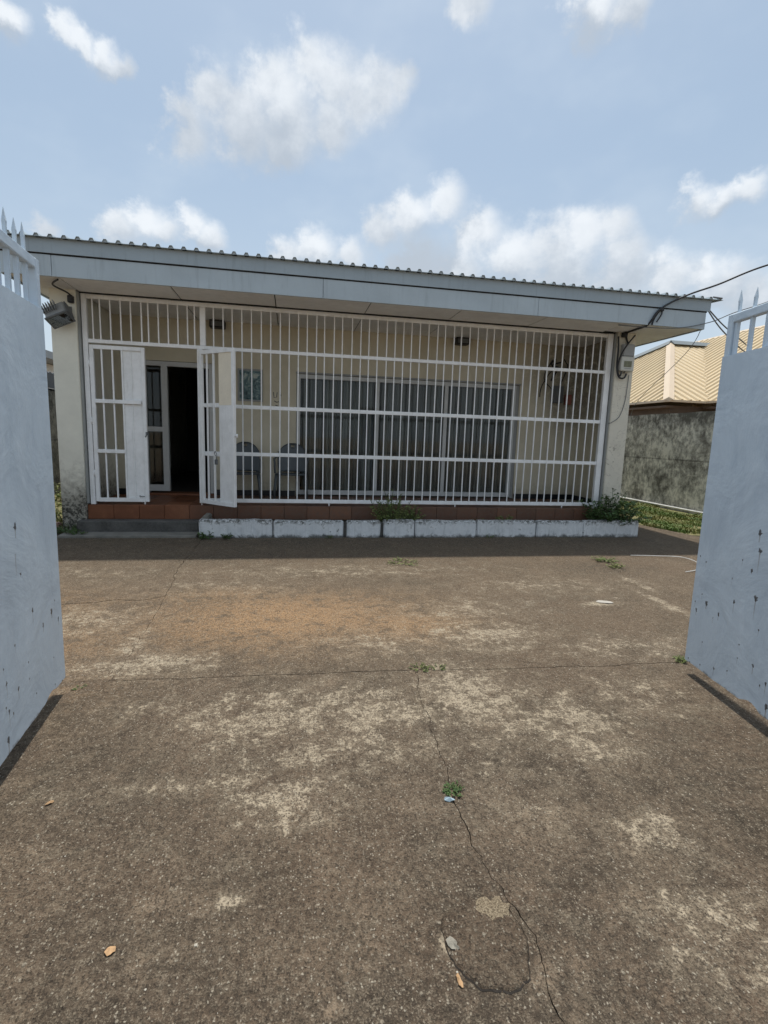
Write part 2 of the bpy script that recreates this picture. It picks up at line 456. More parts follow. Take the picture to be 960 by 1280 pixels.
def plaster(name, base, mould, mould_top, strength=1.0, peel=0.0):
    """cream paint; mould_top = height of the mould line"""
    m, t, b = mat(name, 0.85, 0, 0.25)
    p = t.pos(); x, y, z = t.xyz(p)
    n = t.noise(p, 3.0, 7, 0.65); n2 = t.noise(p, 14.0, 7, 0.7, 0.5); n3 = t.noise(p, 60.0, 4, 0.6)
    col = t.ramp(n, [(0.3, tuple(c * 0.86 for c in base)), (0.7, base)])
    zz = t.m('ADD', z, t.m('MULTIPLY', t.m('SUBTRACT', n2, 0.5), 0.9))
    k = t.ss(zz, mould_top, mould_top * 0.35)
    col = t.mix(t.m('MULTIPLY', k, 0.75 * strength), col, mould)
    blk = t.m('MULTIPLY', t.ss(zz, mould_top * 0.62, mould_top * 0.3), t.ss(t.noise(p, 22.0, 6, 0.75), 0.42, 0.56))
    col = t.mix(t.m('MULTIPLY', blk, 0.9 * strength), col, (0.035, 0.034, 0.028))
    if peel:
        pl = t.ss(t.noise(t.vm('ADD', p, (4, 2, 9)), 4.5, 8, 0.7, 1.0), 0.60, 0.64)
        col = t.mix(t.m('MULTIPLY', pl, peel), col, (0.33, 0.30, 0.25))
        ln = t.ss(t.m('ABSOLUTE', t.m('SUBTRACT', t.noise(t.vm('ADD', p, (1, 5, 3)), 3.0, 6, 0.6, 1.0), 0.5)), 0.006, 0.0)
        col = t.mix(t.m('MULTIPLY', ln, 0.6 * peel), col, (0.12, 0.10, 0.085))
    setc(t, b, col, t.bump(t.m('ADD', n2, t.m('MULTIPLY', n3, 0.4)), 0.25, 0.008))
    return m


M['pillar_left'] = plaster('cream_paint_mouldy_foot', (0.84, 0.82, 0.71), (0.21, 0.19, 0.155), 1.0, 1.0)
M['pillar_right'] = plaster('cream_paint_peeling', (0.76, 0.72, 0.61), (0.46, 0.41, 0.33), 0.9, 0.5, 0.7)


def porch_wall_mat():
    m, t, b = mat('cream_porch_plaster', 0.8, 0, 0.3)
    p = t.pos(); x, y, z = t.xyz(p)
    n = t.noise(p, 2.5, 6, 0.6); n2 = t.noise(p, 11.0, 8, 0.72, 0.6)
    col = t.ramp(n, [(0.3, (0.60, 0.55, 0.42)), (0.7, (0.70, 0.645, 0.51))])
    # black mould bloom in the far upper corner, darker foot
    nw = wobble(t, n2, 1.8)
    mo = blob(t, x, z, 5.1, 2.75, 1.05, 0.75, nw, 0.7)
    mo2 = blob(t, x, z, 4.95, 2.2, 0.5, 0.6, nw, 0.6)
    k = t.m('MULTIPLY', t.m('MAXIMUM', mo, mo2), t.ss(n2, 0.3, 0.55))
    col = t.mix(t.m('MULTIPLY', k, 0.62), col, (0.06, 0.05, 0.042))
    d = t.ss(t.m('ADD', z, t.m('MULTIPLY', n2, 0.5)), 0.95, 0.55)
    col = t.mix(t.m('MULTIPLY', d, 0.5), col, (0.17, 0.15, 0.12))
    setc(t, b, col, t.bump(n2, 0.15, 0.006)); return m


M['porch_wall'] = porch_wall_mat()


def grille_paint():
    m, t, b = mat('white_grille_paint', 0.45, 0, 0.45)
    p = t.pos(); n = t.noise(p, 7.0, 7, 0.68); n2 = t.noise(p, 45, 5, 0.7)
    col = t.ramp(n, [(0.3, (0.78, 0.785, 0.775)), (0.6, (0.91, 0.915, 0.91))])
    ch = t.m('MULTIPLY', t.ss(n2, 0.66, 0.72), t.ss(n, 0.48, 0.6))
    col = t.mix(t.m('MULTIPLY', ch, 0.6), col, (0.25, 0.16, 0.10))
    st = t.ss(t.noise(t.vm('MULTIPLY', p, (9, 9, 0.8)), 3, 6, 0.65), 0.55, 0.75)
    col = t.mix(t.m('MULTIPLY', st, 0.22), col, (0.36, 0.34, 0.30))
    setc(t, b, col, t.bump(n2, 0.15, 0.003)); return m


M['grille'] = grille_paint()
M['cream_sheet'] = simple('cream_sheet_paint', (0.85, 0.77, 0.62), 0.5, 0.1, 4)


def kerb_paint():
    m, t, b = mat('chipped_white_kerb_paint', 0.85, 0, 0.25)
    p = t.pos(); x, y, z = t.xyz(p)
    n = t.noise(p, 9, 8, 0.72, 0.4); n2 = t.noise(p, 30, 6, 0.75)
    col = t.ramp(n, [(0.3, (0.60, 0.62, 0.63)), (0.7, (0.82, 0.83, 0.83))])
    top = t.ss(t.m('ADD', z, t.m('MULTIPLY', t.m('SUBTRACT', n, 0.5), 0.3)), 0.175, 0.255)
    bot = t.ss(t.m('ADD', z, t.m('MULTIPLY', t.m('SUBTRACT', n, 0.5), 0.18)), 0.055, 0.0)
    chip = t.m('MAXIMUM', t.m('MULTIPLY', top, t.ss(n2, 0.44, 0.52)), bot)
    chip = t.m('MAXIMUM', chip, t.m('MULTIPLY', t.ss(t.m('ADD', t.m('MULTIPLY', n2, 0.5), t.m('MULTIPLY', n, 0.5)), 0.58, 0.63), 0.8))
    gr_ = t.ss(t.noise(t.vm('MULTIPLY', p, (14, 14, 1.5)), 2.0, 6, 0.7), 0.5, 0.7)
    col = t.mix(t.m('MULTIPLY', gr_, 0.35), col, (0.30, 0.31, 0.29))
    col = t.mix(t.m('MULTIPLY', chip, 0.88), col, (0.075, 0.075, 0.062))
    setc(t, b, col, t.bump(t.m('ADD', n, n2), 0.5, 0.012)); return m


M['kerb'] = kerb_paint()


def mouldy_wall(name, a, c, k):
    m, t, b = mat(name, 0.93, 0, 0.2)
    p = t.pos(); x, y, z = t.xyz(p)
    q = t.comb(t.m('MULTIPLY', x, 1.0), t.m('MULTIPLY', y, 1.0), t.m('MULTIPLY', z, 0.8))
    n = t.noise(q, 1.5, 7, 0.70, 0.2); n2 = t.noise(q, 8.0, 8, 0.76, 0.2); n3 = t.noise(p, 40, 5, 0.7)
    v = t.m('ADD', t.m('MULTIPLY', n, 0.45), t.m('MULTIPLY', n2, 0.55))
    v = t.m('SUBTRACT', v, t.m('MULTIPLY', t.ss(z, 1.75, 2.25), k))
    v = t.m('SUBTRACT', v, t.m('MULTIPLY', t.ss(t.m('ABSOLUTE', t.m('SUBTRACT', z, 1.12)), 0.03, 0.0), 0.06))
    col = t.ramp(v, [(0.40, c), (0.48, tuple((i + j) / 2.3 for i, j in zip(a, c))), (0.56, a)])
    setc(t, b, col, t.bump(t.m('ADD', n2, t.m('MULTIPLY', n3, 0.5)), 0.5, 0.015)); return m


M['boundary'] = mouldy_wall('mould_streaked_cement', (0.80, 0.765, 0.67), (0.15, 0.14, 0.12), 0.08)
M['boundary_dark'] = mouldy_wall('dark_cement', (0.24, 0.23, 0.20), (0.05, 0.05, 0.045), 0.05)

def fascia_mat(name, base):
    m, t, b = mat(name, 0.5, 0, 0.4)
    p = t.pos(); n = t.noise(p, 1.6, 6, 0.6); st = t.noise(t.vm('MULTIPLY', p, (16, 3, 1.2)), 1.2, 6, 0.65); sp = t.noise(p, 30, 5, 0.75)
    col = t.ramp(n, [(0.3, tuple(c * 0.88 for c in base)), (0.7, tuple(c * 1.05 for c in base))])
    col = t.mix(t.m('MULTIPLY', t.ss(st, 0.52, 0.72), 0.30), col, tuple(c * 0.55 for c in base))
    col = t.mix(t.m('MULTIPLY', t.ss(sp, 0.68, 0.74), 0.5), col, (0.16, 0.15, 0.14))
    setc(t, b, col, t.bump(t.m('ADD', t.m('MULTIPLY', n, 6.0), sp), 0.2, 0.006)); return m


M['fascia'] = fascia_mat('grey_blue_fascia_paint', (0.45, 0.525, 0.575))
M['gutter'] = fascia_mat('grey_blue_flashing', (0.36, 0.43, 0.48))
M['roof'] = simple('grey_roof_sheet', (0.36, 0.42, 0.45), 0.45, 0.2, 2.5, metal=0.0)
M['soffit'] = simple('cream_soffit_board', (0.87, 0.87, 0.86), 0.8, 0.14, 1.6, fine=12)
M['dark'] = simple('dark_void', (0.02, 0.02, 0.02), 0.9, 0.2)
M['black'] = simple('black_plastic', (0.018, 0.018, 0.02), 0.5, 0.2)
M['cable'] = simple('black_cable', (0.025, 0.026, 0.03), 0.55, 0.2)
M['grey_cable'] = simple('grey_cable', (0.16, 0.17, 0.18), 0.6, 0.2)
M['alu'] = simple('white_aluminium', (0.55, 0.56, 0.55), 0.42, 0.08, 5)
M['alu_grey'] = simple('grey_aluminium', (0.30, 0.31, 0.30), 0.45, 0.1, 5)
M['room'] = simple('room_shade_colour', (0.06, 0.055, 0.05), 0.8, 0.2)  # dimness of the interior put into the surface colour
M['meter'] = simple('pale_meter_plastic', (0.60, 0.60, 0.55), 0.5, 0.1)
M['meter_grey'] = simple('grey_meter_cover', (0.33, 0.34, 0.34), 0.5, 0.1)
M['meter_win'] = simple('olive_meter_window', (0.17, 0.165, 0.09), 0.2, 0.3, 20)
M['flood'] = simple('cast_grey_housing', (0.30, 0.31, 0.31), 0.5, 0.18, 12, metal=0.2)
M['flood_dark'] = simple('dark_grey_housing', (0.13, 0.14, 0.145), 0.5, 0.15, 12)
M['white_pipe'] = simple('white_pipe', (0.66, 0.66, 0.63), 0.5, 0.15)
M['red'] = simple('faded_red_plastic', (0.30, 0.11, 0.08), 0.6, 0.2)
M['step'] = simple('grey_step_cement', (0.10, 0.096, 0.088), 0.9, 0.45, 5, bump=0.4)
M['slab'] = simple('pale_step_cement', (0.20, 0.19, 0.165), 0.9, 0.3, 6, bump=0.4)
M['slab_pale'] = simple('pale_mortar', (0.27, 0.25, 0.205), 0.95, 0.35, 60, bump=0.6, fine=150)
M['brick'] = simple('pink_brick', (0.36, 0.24, 0.19), 0.9, 0.3, 9, bump=0.4)
M['tan_roof'] = simple('tan_roof_sheet', (0.60, 0.475, 0.295), 0.45, 0.07, 0.8)
M['tan_cap'] = simple('cream_ridge_cap', (0.66, 0.53, 0.38), 0.45, 0.06, 0.8)
M['ridge'] = simple('slate_ridge_cap', (0.20, 0.23, 0.24), 0.6, 0.15, 2)
M['shaded_brown_wall'] = simple('shaded_brown_plaster', (0.155, 0.115, 0.088), 0.85, 0.3, 2)  # brown darkened to carry the shade under the eaves
M['white_wall'] = simple('white_plaster', (0.72, 0.72, 0.70), 0.85, 0.08, 2)
M['paper'] = simple('white_scrap', (0.44, 0.41, 0.36), 0.8, 0.1, 30)
M['blue_scrap'] = simple('pale_blue_wrapper', (0.42, 0.54, 0.60), 0.4, 0.2, 60)
M['leaf_dry'] = simple('dry_leaf', (0.50, 0.31, 0.16), 0.8, 0.3, 40)


def tile_mat():
    m, t, b = mat('terracotta_tile', 0.5, 0, 0.4)
    p = t.pos(); x, y, z = t.xyz(p); n = t.noise(p, 5, 7, 0.65); n2 = t.noise(p, 22, 6, 0.7)
    r = t.rnd()
    col = t.ramp(t.m('ADD', t.m('MULTIPLY', n, 0.6), t.m('MULTIPLY', r, 0.35)), [(0.3, (0.115, 0.042, 0.020)), (0.55, (0.18, 0.066, 0.030)), (0.75, (0.26, 0.105, 0.048))])
    dust = t.m('MULTIPLY', t.ss(x, -1.7, -0.9), t.m('ADD', 0.38, t.m('MULTIPLY', t.ss(n2, 0.4, 0.7), 0.35)))
    col = t.mix(dust, col, (0.125, 0.090, 0.068))
    col = t.mix(t.m('MULTIPLY', t.ss(n2, 0.62, 0.74), 0.6), col, (0.05, 0.035, 0.025))
    setc(t, b, col, t.bump(n2, 0.1, 0.003), t.ramp(n, [(0.3, 0.35), (0.7, 0.6)])); return m


M['tile'] = tile_mat()


def glass_mat():
    m = bpy.data.materials.new('door_glass'); m.use_nodes = True
    t = NT(m.node_tree); t.n.clear()
    out = t.n.new('ShaderNodeOutputMaterial'); mx = t.n.new('ShaderNodeMixShader')
    tr = t.n.new('ShaderNodeBsdfTransparent'); tr.inputs[0].default_value = (0.78, 0.80, 0.79, 1)
    gl = t.n.new('ShaderNodeBsdfGlossy'); gl.inputs['Roughness'].default_value = 0.03
    fr = t.n.new('ShaderNodeFresnel'); fr.inputs[0].default_value = 1.55
    t.l.new(t.m('MULTIPLY', fr.outputs[0], 0.55, clamp=True), mx.inputs[0])
    t.l.new(tr.outputs[0], mx.inputs[1]); t.l.new(gl.outputs[0], mx.inputs[2]); t.l.new(mx.outputs[0], out.inputs[0])
    return m


M['glass'] = glass_mat()


def curtain_mat(name, a):
    m, t, b = mat(name, 0.85, 0, 0.2)
    p = t.pos(); x, y, z = t.xyz(p)
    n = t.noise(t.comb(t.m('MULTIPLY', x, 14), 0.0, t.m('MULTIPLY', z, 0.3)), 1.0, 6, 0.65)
    col = t.ramp(n, [(0.32, tuple(c * 0.16 for c in a)), (0.68, a)])  # shade of the folds painted into the colour as dark vertical streaks
    setc(t, b, col); b.inputs['Transmission Weight'].default_value = 0.0
    return m


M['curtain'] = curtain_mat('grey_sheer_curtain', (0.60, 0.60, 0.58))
M['plastic'] = simple('slate_grey_chair_plastic', (0.085, 0.098, 0.106), 0.42, 0.1, 8)


def picture_mat():
    m, t, b = mat('teal_picture_print', 0.25, 0, 0.5)
    p = t.pos(); n = t.noise(p, 9, 5, 0.6, 1.2); n2 = t.noise(p, 16, 4, 0.6, 0.4)
    col = t.ramp(n, [(0.35, (0.03, 0.06, 0.065)), (0.48, (0.08, 0.15, 0.16)), (0.58, (0.20, 0.29, 0.28)), (0.66, (0.40, 0.45, 0.40))])
    setc(t, b, col); return m


M['picture'] = picture_mat()


def leaf_mat(name, a, c, yellow=0.0):
    m, t, b = mat(name, 0.6, 0, 0.35)
    p = t.pos(); n = t.noise(p, 25, 4, 0.6); n2 = t.noise(p, 1.6, 4, 0.6)
    col = t.ramp(n, [(0.3, a), (0.7, c)])
    if yellow:
        col = t.mix(t.m('MULTIPLY', t.ss(n2, 0.4, 0.62), yellow), col, (0.30, 0.24, 0.09))
    setc(t, b, col)
    b.inputs['Subsurface Weight'].default_value = 0.0
    return m


M['leaf'] = leaf_mat('weed_leaf', (0.035, 0.075, 0.020), (0.085, 0.15, 0.04))
M['leaf_light'] = leaf_mat('light_weed_leaf', (0.09, 0.14, 0.035), (0.17, 0.22, 0.06), 0.3)
M['grass'] = leaf_mat('yellow_green_grass', (0.075, 0.135, 0.028), (0.17, 0.235, 0.055), 0.55)
M['grass_soil'] = simple('grassy_soil', (0.17, 0.155, 0.065), 0.95, 0.4, 6, bump=0.5)
M['stem'] = simple('green_stem', (0.09, 0.11, 0.04), 0.7, 0.2)


def pebble_mat():
    m, t, b = mat('loose_pebbles', 0.85, 0, 0.3)
    p = t.pos(); v = t.voro(p, 45.0); c = t.xyz(v['Color'])
    setc(t, b, t.ramp(c[0], [(0.0, (0.10, 0.075, 0.055)), (0.4, (0.26, 0.20, 0.14)), (0.75, (0.42, 0.34, 0.25)), (1.0, (0.60, 0.55, 0.46))])); return m


M['pebble'] = pebble_mat()

# ------------------------------------------------------------------ ground
g = MB(); g.add([(-300, -300, -0.05), (300, -300, -0.05), (300, 300, -0.05), (-300, 300, -0.05)], [(0, 1, 2, 3)])
tag(g.build('ground', M['sand']), kind='structure')


def jag(pts, step=0.05, amp=0.006, seed=0):
    """subdivide a polyline and shake it a little"""
    out = []; pts = [Vector((p[0], p[1], 0)) for p in pts]
    for i in range(len(pts) - 1):
        a, b = pts[i], pts[i + 1]; L = (b - a).length; n = max(1, int(L / step))
        nr = Vector((-(b - a).y, (b - a).x, 0)).normalized()
        for k in range(n):
            p = a.lerp(b, k / n)
            q = mnoise.noise(Vector((p.x * 6, p.y * 6, seed))) * amp * 2 + mnoise.noise(Vector((p.x * 23, p.y * 23, seed))) * amp + mnoise.noise(Vector((p.x * 70, p.y * 70, seed))) * amp * 0.45
            out.append(p + nr * (q if (i or k) else 0))
    out.append(pts[-1]); return out


def shift(line, d, chip=0.004, seed=0):
    r = []
    for i, p in enumerate(line):
        a = line[max(i - 1, 0)]; b = line[min(i + 1, len(line) - 1)]
        nr = Vector((-(b - a).y, (b - a).x, 0)).normalized()
        c = max(0, mnoise.noise(Vector((p.x * 18, p.y * 18, seed + 5.0)))) * chip
        r.append(p + nr * (d + math.copysign(c, d)))
    return r


J = jag([(-4.4, 2.98), (-1.3, 2.92), (-0.987, 2.914), (-0.6, 2.89), (0.174, 2.865), (0.761, 2.85), (1.36, 2.80), (2.0, 2.774), (2.6, 2.771), (3.0, 2.76), (5, 2.72), (7.4, 2.68)], 0.04, 0.008, 1)
LJ = jag([(-0.99, 2.92), (-1.0, 3.5), (-1.05, 4.45), (-1.15, 5.5), (-1.14, 6.1), (-1.16, 6.95)], 0.05, 0.012, 2)
LB = jag([(-1.05, 4.45), (-1.18, 4.36), (-1.39, 4.37), (-1.8, 4.28), (-2.6, 4.32), (-4.4, 4.2)], 0.05, 0.016, 3)
RJ = jag([(3.0, 2.76), (3.21, 3.44), (3.30, 3.68), (3.40, 4.0), (3.49, 4.45), (3.63, 4.97), (3.9, 5.52), (4.1, 6.2), (4.2, 6.95)], 0.05, 0.014, 4)
CK = jag([(0.761, 2.85), (0.722, 2.625), (0.696, 2.452), (0.699, 2.333), (0.678, 2.226), (0.68, 2.094), (0.664, 1.976), (0.649, 1.845), (0.642, 1.749), (0.639, 1.662), (0.636, 1.562),
          (0.636, 1.489), (0.642, 1.421), (0.657, 1.341), (0.682, 1.24), (0.70, 1.163), (0.685, 1.066), (0.656, 0.989), (0.654, 0.946), (0.66, 0.2), (0.62, -1.2), (0.6, -5)], 0.012, 0.009, 5)


def cut(line, x0=None, x1=None):
    return [p for p in line if (x0 is None or p.x >= x0) and (x1 is None or p.x <= x1)]


driveway = tag(empty('driveway'), kind='structure')


def slab(outline, z):
    vs = []
    for p in outline:
        if not vs or (Vector((p[0], p[1], 0)) - vs[-1]).length > 0.002:
            vs.append(Vector((p[0], p[1], 0)))
    bm = bmesh.new()
    bv = [bm.verts.new((p.x, p.y, z)) for p in vs]
    f = bm.faces.new(bv); bmesh.ops.recalc_face_normals(bm, faces=[f])
    if f.normal.z < 0: f.normal_flip()
    ex = bmesh.ops.extrude_face_region(bm, geom=[f])
    for v in [e for e in ex['geom'] if isinstance(e, bmesh.types.BMVert)]:
        v.co.z = z
    for v in bv:
        v.co.z = z - 0.045
    bmesh.ops.triangulate(bm, faces=bm.faces[:])
    bmesh.ops.recalc_face_normals(bm, faces=bm.faces[:])
    me = bpy.data.meshes.new('concrete_slab'); bm.to_mesh(me); bm.free()
    o = link('concrete_slab', me, M['concrete'], driveway)
    return o


E_J = 0.0024; E_C = 0.0011
jl = cut(J, None, -0.99); jm = cut(J, -0.99, 3.0); jr = cut(J, 3.0, None)
i1 = [i for i, p in enumerate(LJ) if p.y >= 4.449][0]
LJa, LJb = LJ[:i1 + 1], LJ[i1:]
# back middle, back left near, back left far, back right, front left, front right
slab(shift(jm, E_J) + shift(RJ, 0.002) + [(0.5, 7.5)] + list(reversed(shift(LJ, -0.0016))), 0.0)
slab(shift(jl, E_J) + shift(LJa, 0.0016) + shift(LB, 0.0007), -0.002)
slab([p for p in reversed(shift(LB, -0.0007))] + shift(LJb, 0.0016) + [(-1.16, 7.5), (-4.4, 7.5)], 0.001)
slab(shift(jr, E_J) + [(6.55, 2.7), (6.5, 6.6), (6.35, 7.5), (5.9, 9.2), (5.2, 9.2), (5.2, 7.5), (4.2, 7.5)] + list(reversed(shift(RJ, -0.002))), -0.004)
jfl = cut(J, None, 0.75); jfr = cut(J, 0.77, None)
slab(list(reversed(shift(jfl, -E_J))) + [(-4.4, -5), (0.5, -5)] + list(reversed(shift(CK, -E_C, 0.0022))), 0.0)
slab(shift(CK, E_C, 0.0022) + [(7.4, -5)] + list(reversed(shift(jfr, -E_J))), 0.0)
s = MB(); s.add([(-4.5, -5.1, -0.02), (7.5, -5.1, -0.02), (7.5, 7.6, -0.02), (-4.5, 7.6, -0.02)], [(0, 1, 2, 3)])
s.build('joint_bed', M['soil'], driveway)

# round cement patch, low dome with a ragged rim
pm = MB(); vs = [(0.55, 1.17, 0.0145)]; fs = []; n = 40
for ring, (k, z) in enumerate([(0.45, 0.0125), (0.8, 0.010), (0.93, 0.0075), (1.0, -0.002)]):
    for i in range(n):
        a = 2 * math.pi * i / n
        wv = 1 + 0.13 * mnoise.noise(Vector((math.cos(a) * 1.6, math.sin(a) * 1.6, 3.0))) + 0.07 * mnoise.noise(Vector((math.cos(a) * 6, math.sin(a) * 6, 1.0)))
        vs.append((0.55 + math.cos(a) * 0.122 * k * wv, 1.17 + math.sin(a) * 0.135 * k * wv, z + 0.0018 * mnoise.noise(Vector((a * 3, k * 9, 1)))))
for i in range(n):
    fs.append((0, 1 + i, 1 + (i + 1) % n))
for r_ in range(3):
    for i in range(n):
        a = 1 + r_ * n + i; b = 1 + r_ * n + (i + 1) % n
        fs.append((a, a + n, b + n, b))
pm.add(vs, fs)
cpatch = pm.build('concrete_patch', M['patch'])
rc = MB(); vs = []; fs = []; nn = 60
for i in range(nn + 1):
    a = 2.5 + 4.6 * i / nn
    wv = 1 + 0.13 * mnoise.noise(Vector((math.cos(a) * 1.6, math.sin(a) * 1.6, 3.0))) + 0.07 * mnoise.noise(Vector((math.cos(a) * 6, math.sin(a) * 6, 1.0)))
    hw = 0.0017 * max(0.15, math.sin(math.pi * i / nn)) * (1 + 0.7 * mnoise.noise(Vector((a * 9, 0, 4))))
    for k in (0.985 - hw / 0.13, 0.985 + hw / 0.13):
        vs.append((0.55 + math.cos(a) * 0.122 * k * wv, 1.17 + math.sin(a) * 0.135 * k * wv, 0.0045 if k < 0.985 else 0.0012))
for i in range(nn): fs.append((2 * i, 2 * i + 1, 2 * i + 3, 2 * i + 2))
rc.add(vs, fs); rc.build('rim_crack', M['crack'], cpatch)
tag(cpatch, 'round dark cement patch set in the driveway beside the long crack', 'patch')
cm = MB(); vs = [(0.6, 1.253, 0.020)]; fs = []
for i in range(28):
    a = 2 * math.pi * i / 28; k = 1 + 0.5 * mnoise.noise(Vector((math.cos(a) * 2, math.sin(a) * 2, 8))) + 0.3 * mnoise.noise(Vector((math.cos(a) * 7, math.sin(a) * 7, 2)))
    vs.append((0.6 + 0.058 * k * math.cos(a), 1.253 + 0.042 * k * math.sin(a), 0.0085))
fs = [(0, 1 + i, 1 + (i + 1) % 28) for i in range(28)]
cm.add(vs, fs, True)


def sandpatch():
    m, t, b = mat('pale_sand_grains', 0.95, 0, 0.2)
    p = t.pos(); n = t.noise(p, 220, 4, 0.8)
    setc(t, b, t.ramp(n, [(0.38, (0.09, 0.07, 0.048)), (0.5, (0.30, 0.235, 0.155)), (0.62, (0.52, 0.43, 0.30))]), t.bump(n, 0.9, 0.01)); return m


tag(cm.build('sand_spill', sandpatch()), 'small heap of pale sand on the round cement patch', 'sand')

# loose grit, more of it close by
pb = MB(); r2 = random.Random(3)
ico = [(0, 0, 1), (0.9, 0, 0), (0, 0.9, 0), (-0.9, 0, 0), (0, -0.9, 0), (0, 0, -0.4)]
icf = [(0, 1, 2), (0, 2, 3), (0, 3, 4), (0, 4, 1), (5, 2, 1), (5, 3, 2), (5, 4, 3), (5, 1, 4)]
for i in range(2200):
    y = 0.6 + 6.0 * r2.random() ** 1.8; x = -1.1 + 3.5 * r2.random() if y < 2.9 else -3.0 + 7.5 * r2.random()
    sz = 0.0016 + 0.0034 * r2.random() ** 3 + (0.003 if r2.random() < 0.02 else 0)
    a = r2.random() * 6.28; e = 0.6 + 0.8 * r2.random()
    ca, sa = math.cos(a), math.sin(a)
    pb.add([(x + (q[0] * ca - q[1] * sa * e) * sz, y + (q[0] * sa + q[1] * ca * e) * sz, 0.001 + q[2] * sz * 0.6 + sz * .1) for q in ico], icf)
tag(pb.build('loose_gravel', M['pebble']), 'loose grit and small stones scattered over the driveway', 'gravel', kind='stuff')


def flake(name, x, y, rx, ry, rot, m, label, cat, z=0.006, seed=1, group=None, curl=0.006):
    b = MB(); n = 12; vs = [(x, y, z + curl)]
    for i in range(n):
        a = 2 * math.pi * i / n; k = 1 + 0.35 * mnoise.noise(Vector((math.cos(a) * 1.7, math.sin(a) * 1.7, seed * 3.3)))
        u, v = rx * k * math.cos(a), ry * k * math.sin(a)
        vs.append((x + u * math.cos(rot) - v * math.sin(rot), y + u * math.sin(rot) + v * math.cos(rot), z + curl * 1.6 * mnoise.noise(Vector((a * 2, seed, 0)))))
    top = list(vs); vs += [(p[0], p[1], p[2] - 0.0012) for p in top]
    fs = [(0, 1 + i, 1 + (i + 1) % n) for i in range(n)] + [(n + 1, n + 2 + (i + 1) % n, n + 2 + i) for i in range(n)]
    fs += [(1 + i, n + 2 + i, n + 2 + (i + 1) % n, 1 + (i + 1) % n) for i in range(n)]
    b.add(vs, fs); return tag(b.build(name, m), label, cat, group)


flake('fallen_leaf', -0.474, 1.291, 0.014, 0.012, 0.3, M['leaf_dry'], 'single broad orange dry leaf lying flat on the bare driveway', 'leaf', seed=2)
flake('fallen_leaf', -0.885, 1.913, 0.016, 0.006, 0.8, M['leaf_dry'], 'narrow dry leaf lying near the foot of the gate leaf without the wire beside it', 'leaf', seed=3)
flake('fallen_leaf', 0.44, 1.075, 0.006, 0.017, 0.1, M['leaf_dry'], 'slim curled dry leaf beside the rim of the round cement patch', 'leaf', seed=4)
flake('mortar_chip', 0.450, 1.168, 0.013, 0.024, 0.35, M['slab_pale'], 'pale mortar chip stuck to the rim of the round cement patch', 'mortar', seed=9, z=0.012, curl=0.004)
flake('paper_scrap', 2.78, 3.976, 0.075, 0.04, -0.15, M['paper'], 'flat white scrap lying on the open driveway', 'scrap', seed=5, curl=0.004)
flake('wrapper', 0.618, 1.724, 0.021, 0.008, -0.2, M['blue_scrap'], 'small pale blue wrapper under the weed in the driveway crack', 'wrapper', seed=6, curl=0.01, z=0.008)
wl = MB(); wl.tube(smooth_path([(4.30, 5.72, 0.008), (4.62, 5.66, 0.012), (4.86, 5.50, 0.03), (4.83, 5.20, 0.03), (4.62, 4.98, 0.012), (4.40, 4.90, 0.008)], 8), 0.0045, 6)
tag(wl.build('wire_loop', M['white_pipe']), 'curl of thin white wire lying on the driveway by the blue gate leaf', 'wire')

# ------------------------------------------------------------------ house
house = tag(empty('house', (1.1, 7.4, 0)), 'cream single storey house with corrugated roof, grey fascia and front porch', 'house')
FL = 0.37; YW = 8.72; ZC = 3.13
# porch wall with openings: entrance x -2.32..-1.24, sliding door x 0.08..4.00
b = MB()
b.box(-2.73, -2.32, YW, YW + 0.16, 0.0, 3.3)
b.box(-1.24, 0.07, YW, YW + 0.16, 0.0, 3.3)
b.box(4.0, 5.17, YW, YW + 0.16, 0.0, 3.3)
b.box(-2.32, -1.24, YW, YW + 0.16, 2.48, 3.3)
b.box(0.07, 4.0, YW, YW + 0.16, 2.40, 3.3)
b.box(-2.32, -1.24, YW, YW + 0.16, 0.0, FL)
b.box(0.07, 4.0, YW, YW + 0.16, 0.0, FL)
b.build('porch_wall', M['porch_wall'], house)
b = MB(); b.box(-3.03, -2.73, 7.62, 14.5, 0.0, 3.3); b.build('side_wall', M['pillar_left'], house)
b = MB(); b.box(5.17, 5.26, 7.62, 14.5, 0.0, 3.3); b.build('side_wall', M['porch_wall'], house)
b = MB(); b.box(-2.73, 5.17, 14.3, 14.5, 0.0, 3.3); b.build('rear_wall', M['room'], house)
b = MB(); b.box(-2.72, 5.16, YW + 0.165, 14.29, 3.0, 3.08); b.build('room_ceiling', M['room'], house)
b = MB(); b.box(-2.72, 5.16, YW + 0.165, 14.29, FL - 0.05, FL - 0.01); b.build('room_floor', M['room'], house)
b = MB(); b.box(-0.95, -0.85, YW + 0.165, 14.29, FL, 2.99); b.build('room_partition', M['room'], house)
# pillars
b = MB(); b.cbox(-3.03, -2.725, 7.40, 7.66, -0.03, 3.35, 0.008); b.build('pillar', M['pillar_left'], house)
b = MB(); b.cbox(4.955, 5.265, 7.40, 7.66, -0.03, 3.35, 0.008); b.build('pillar', M['pillar_right'], house)
# jamb strips between pillar and grille
b = MB(); b.box(-2.724, -2.70, 7.43, 7.60, FL + 0.02, 3.12); b.build('jamb', M['alu_grey'], house)
b = MB(); b.box(4.935, 4.954, 7.43, 7.60, FL + 0.02, 3.12); b.build('jamb', M['alu_grey'], house)
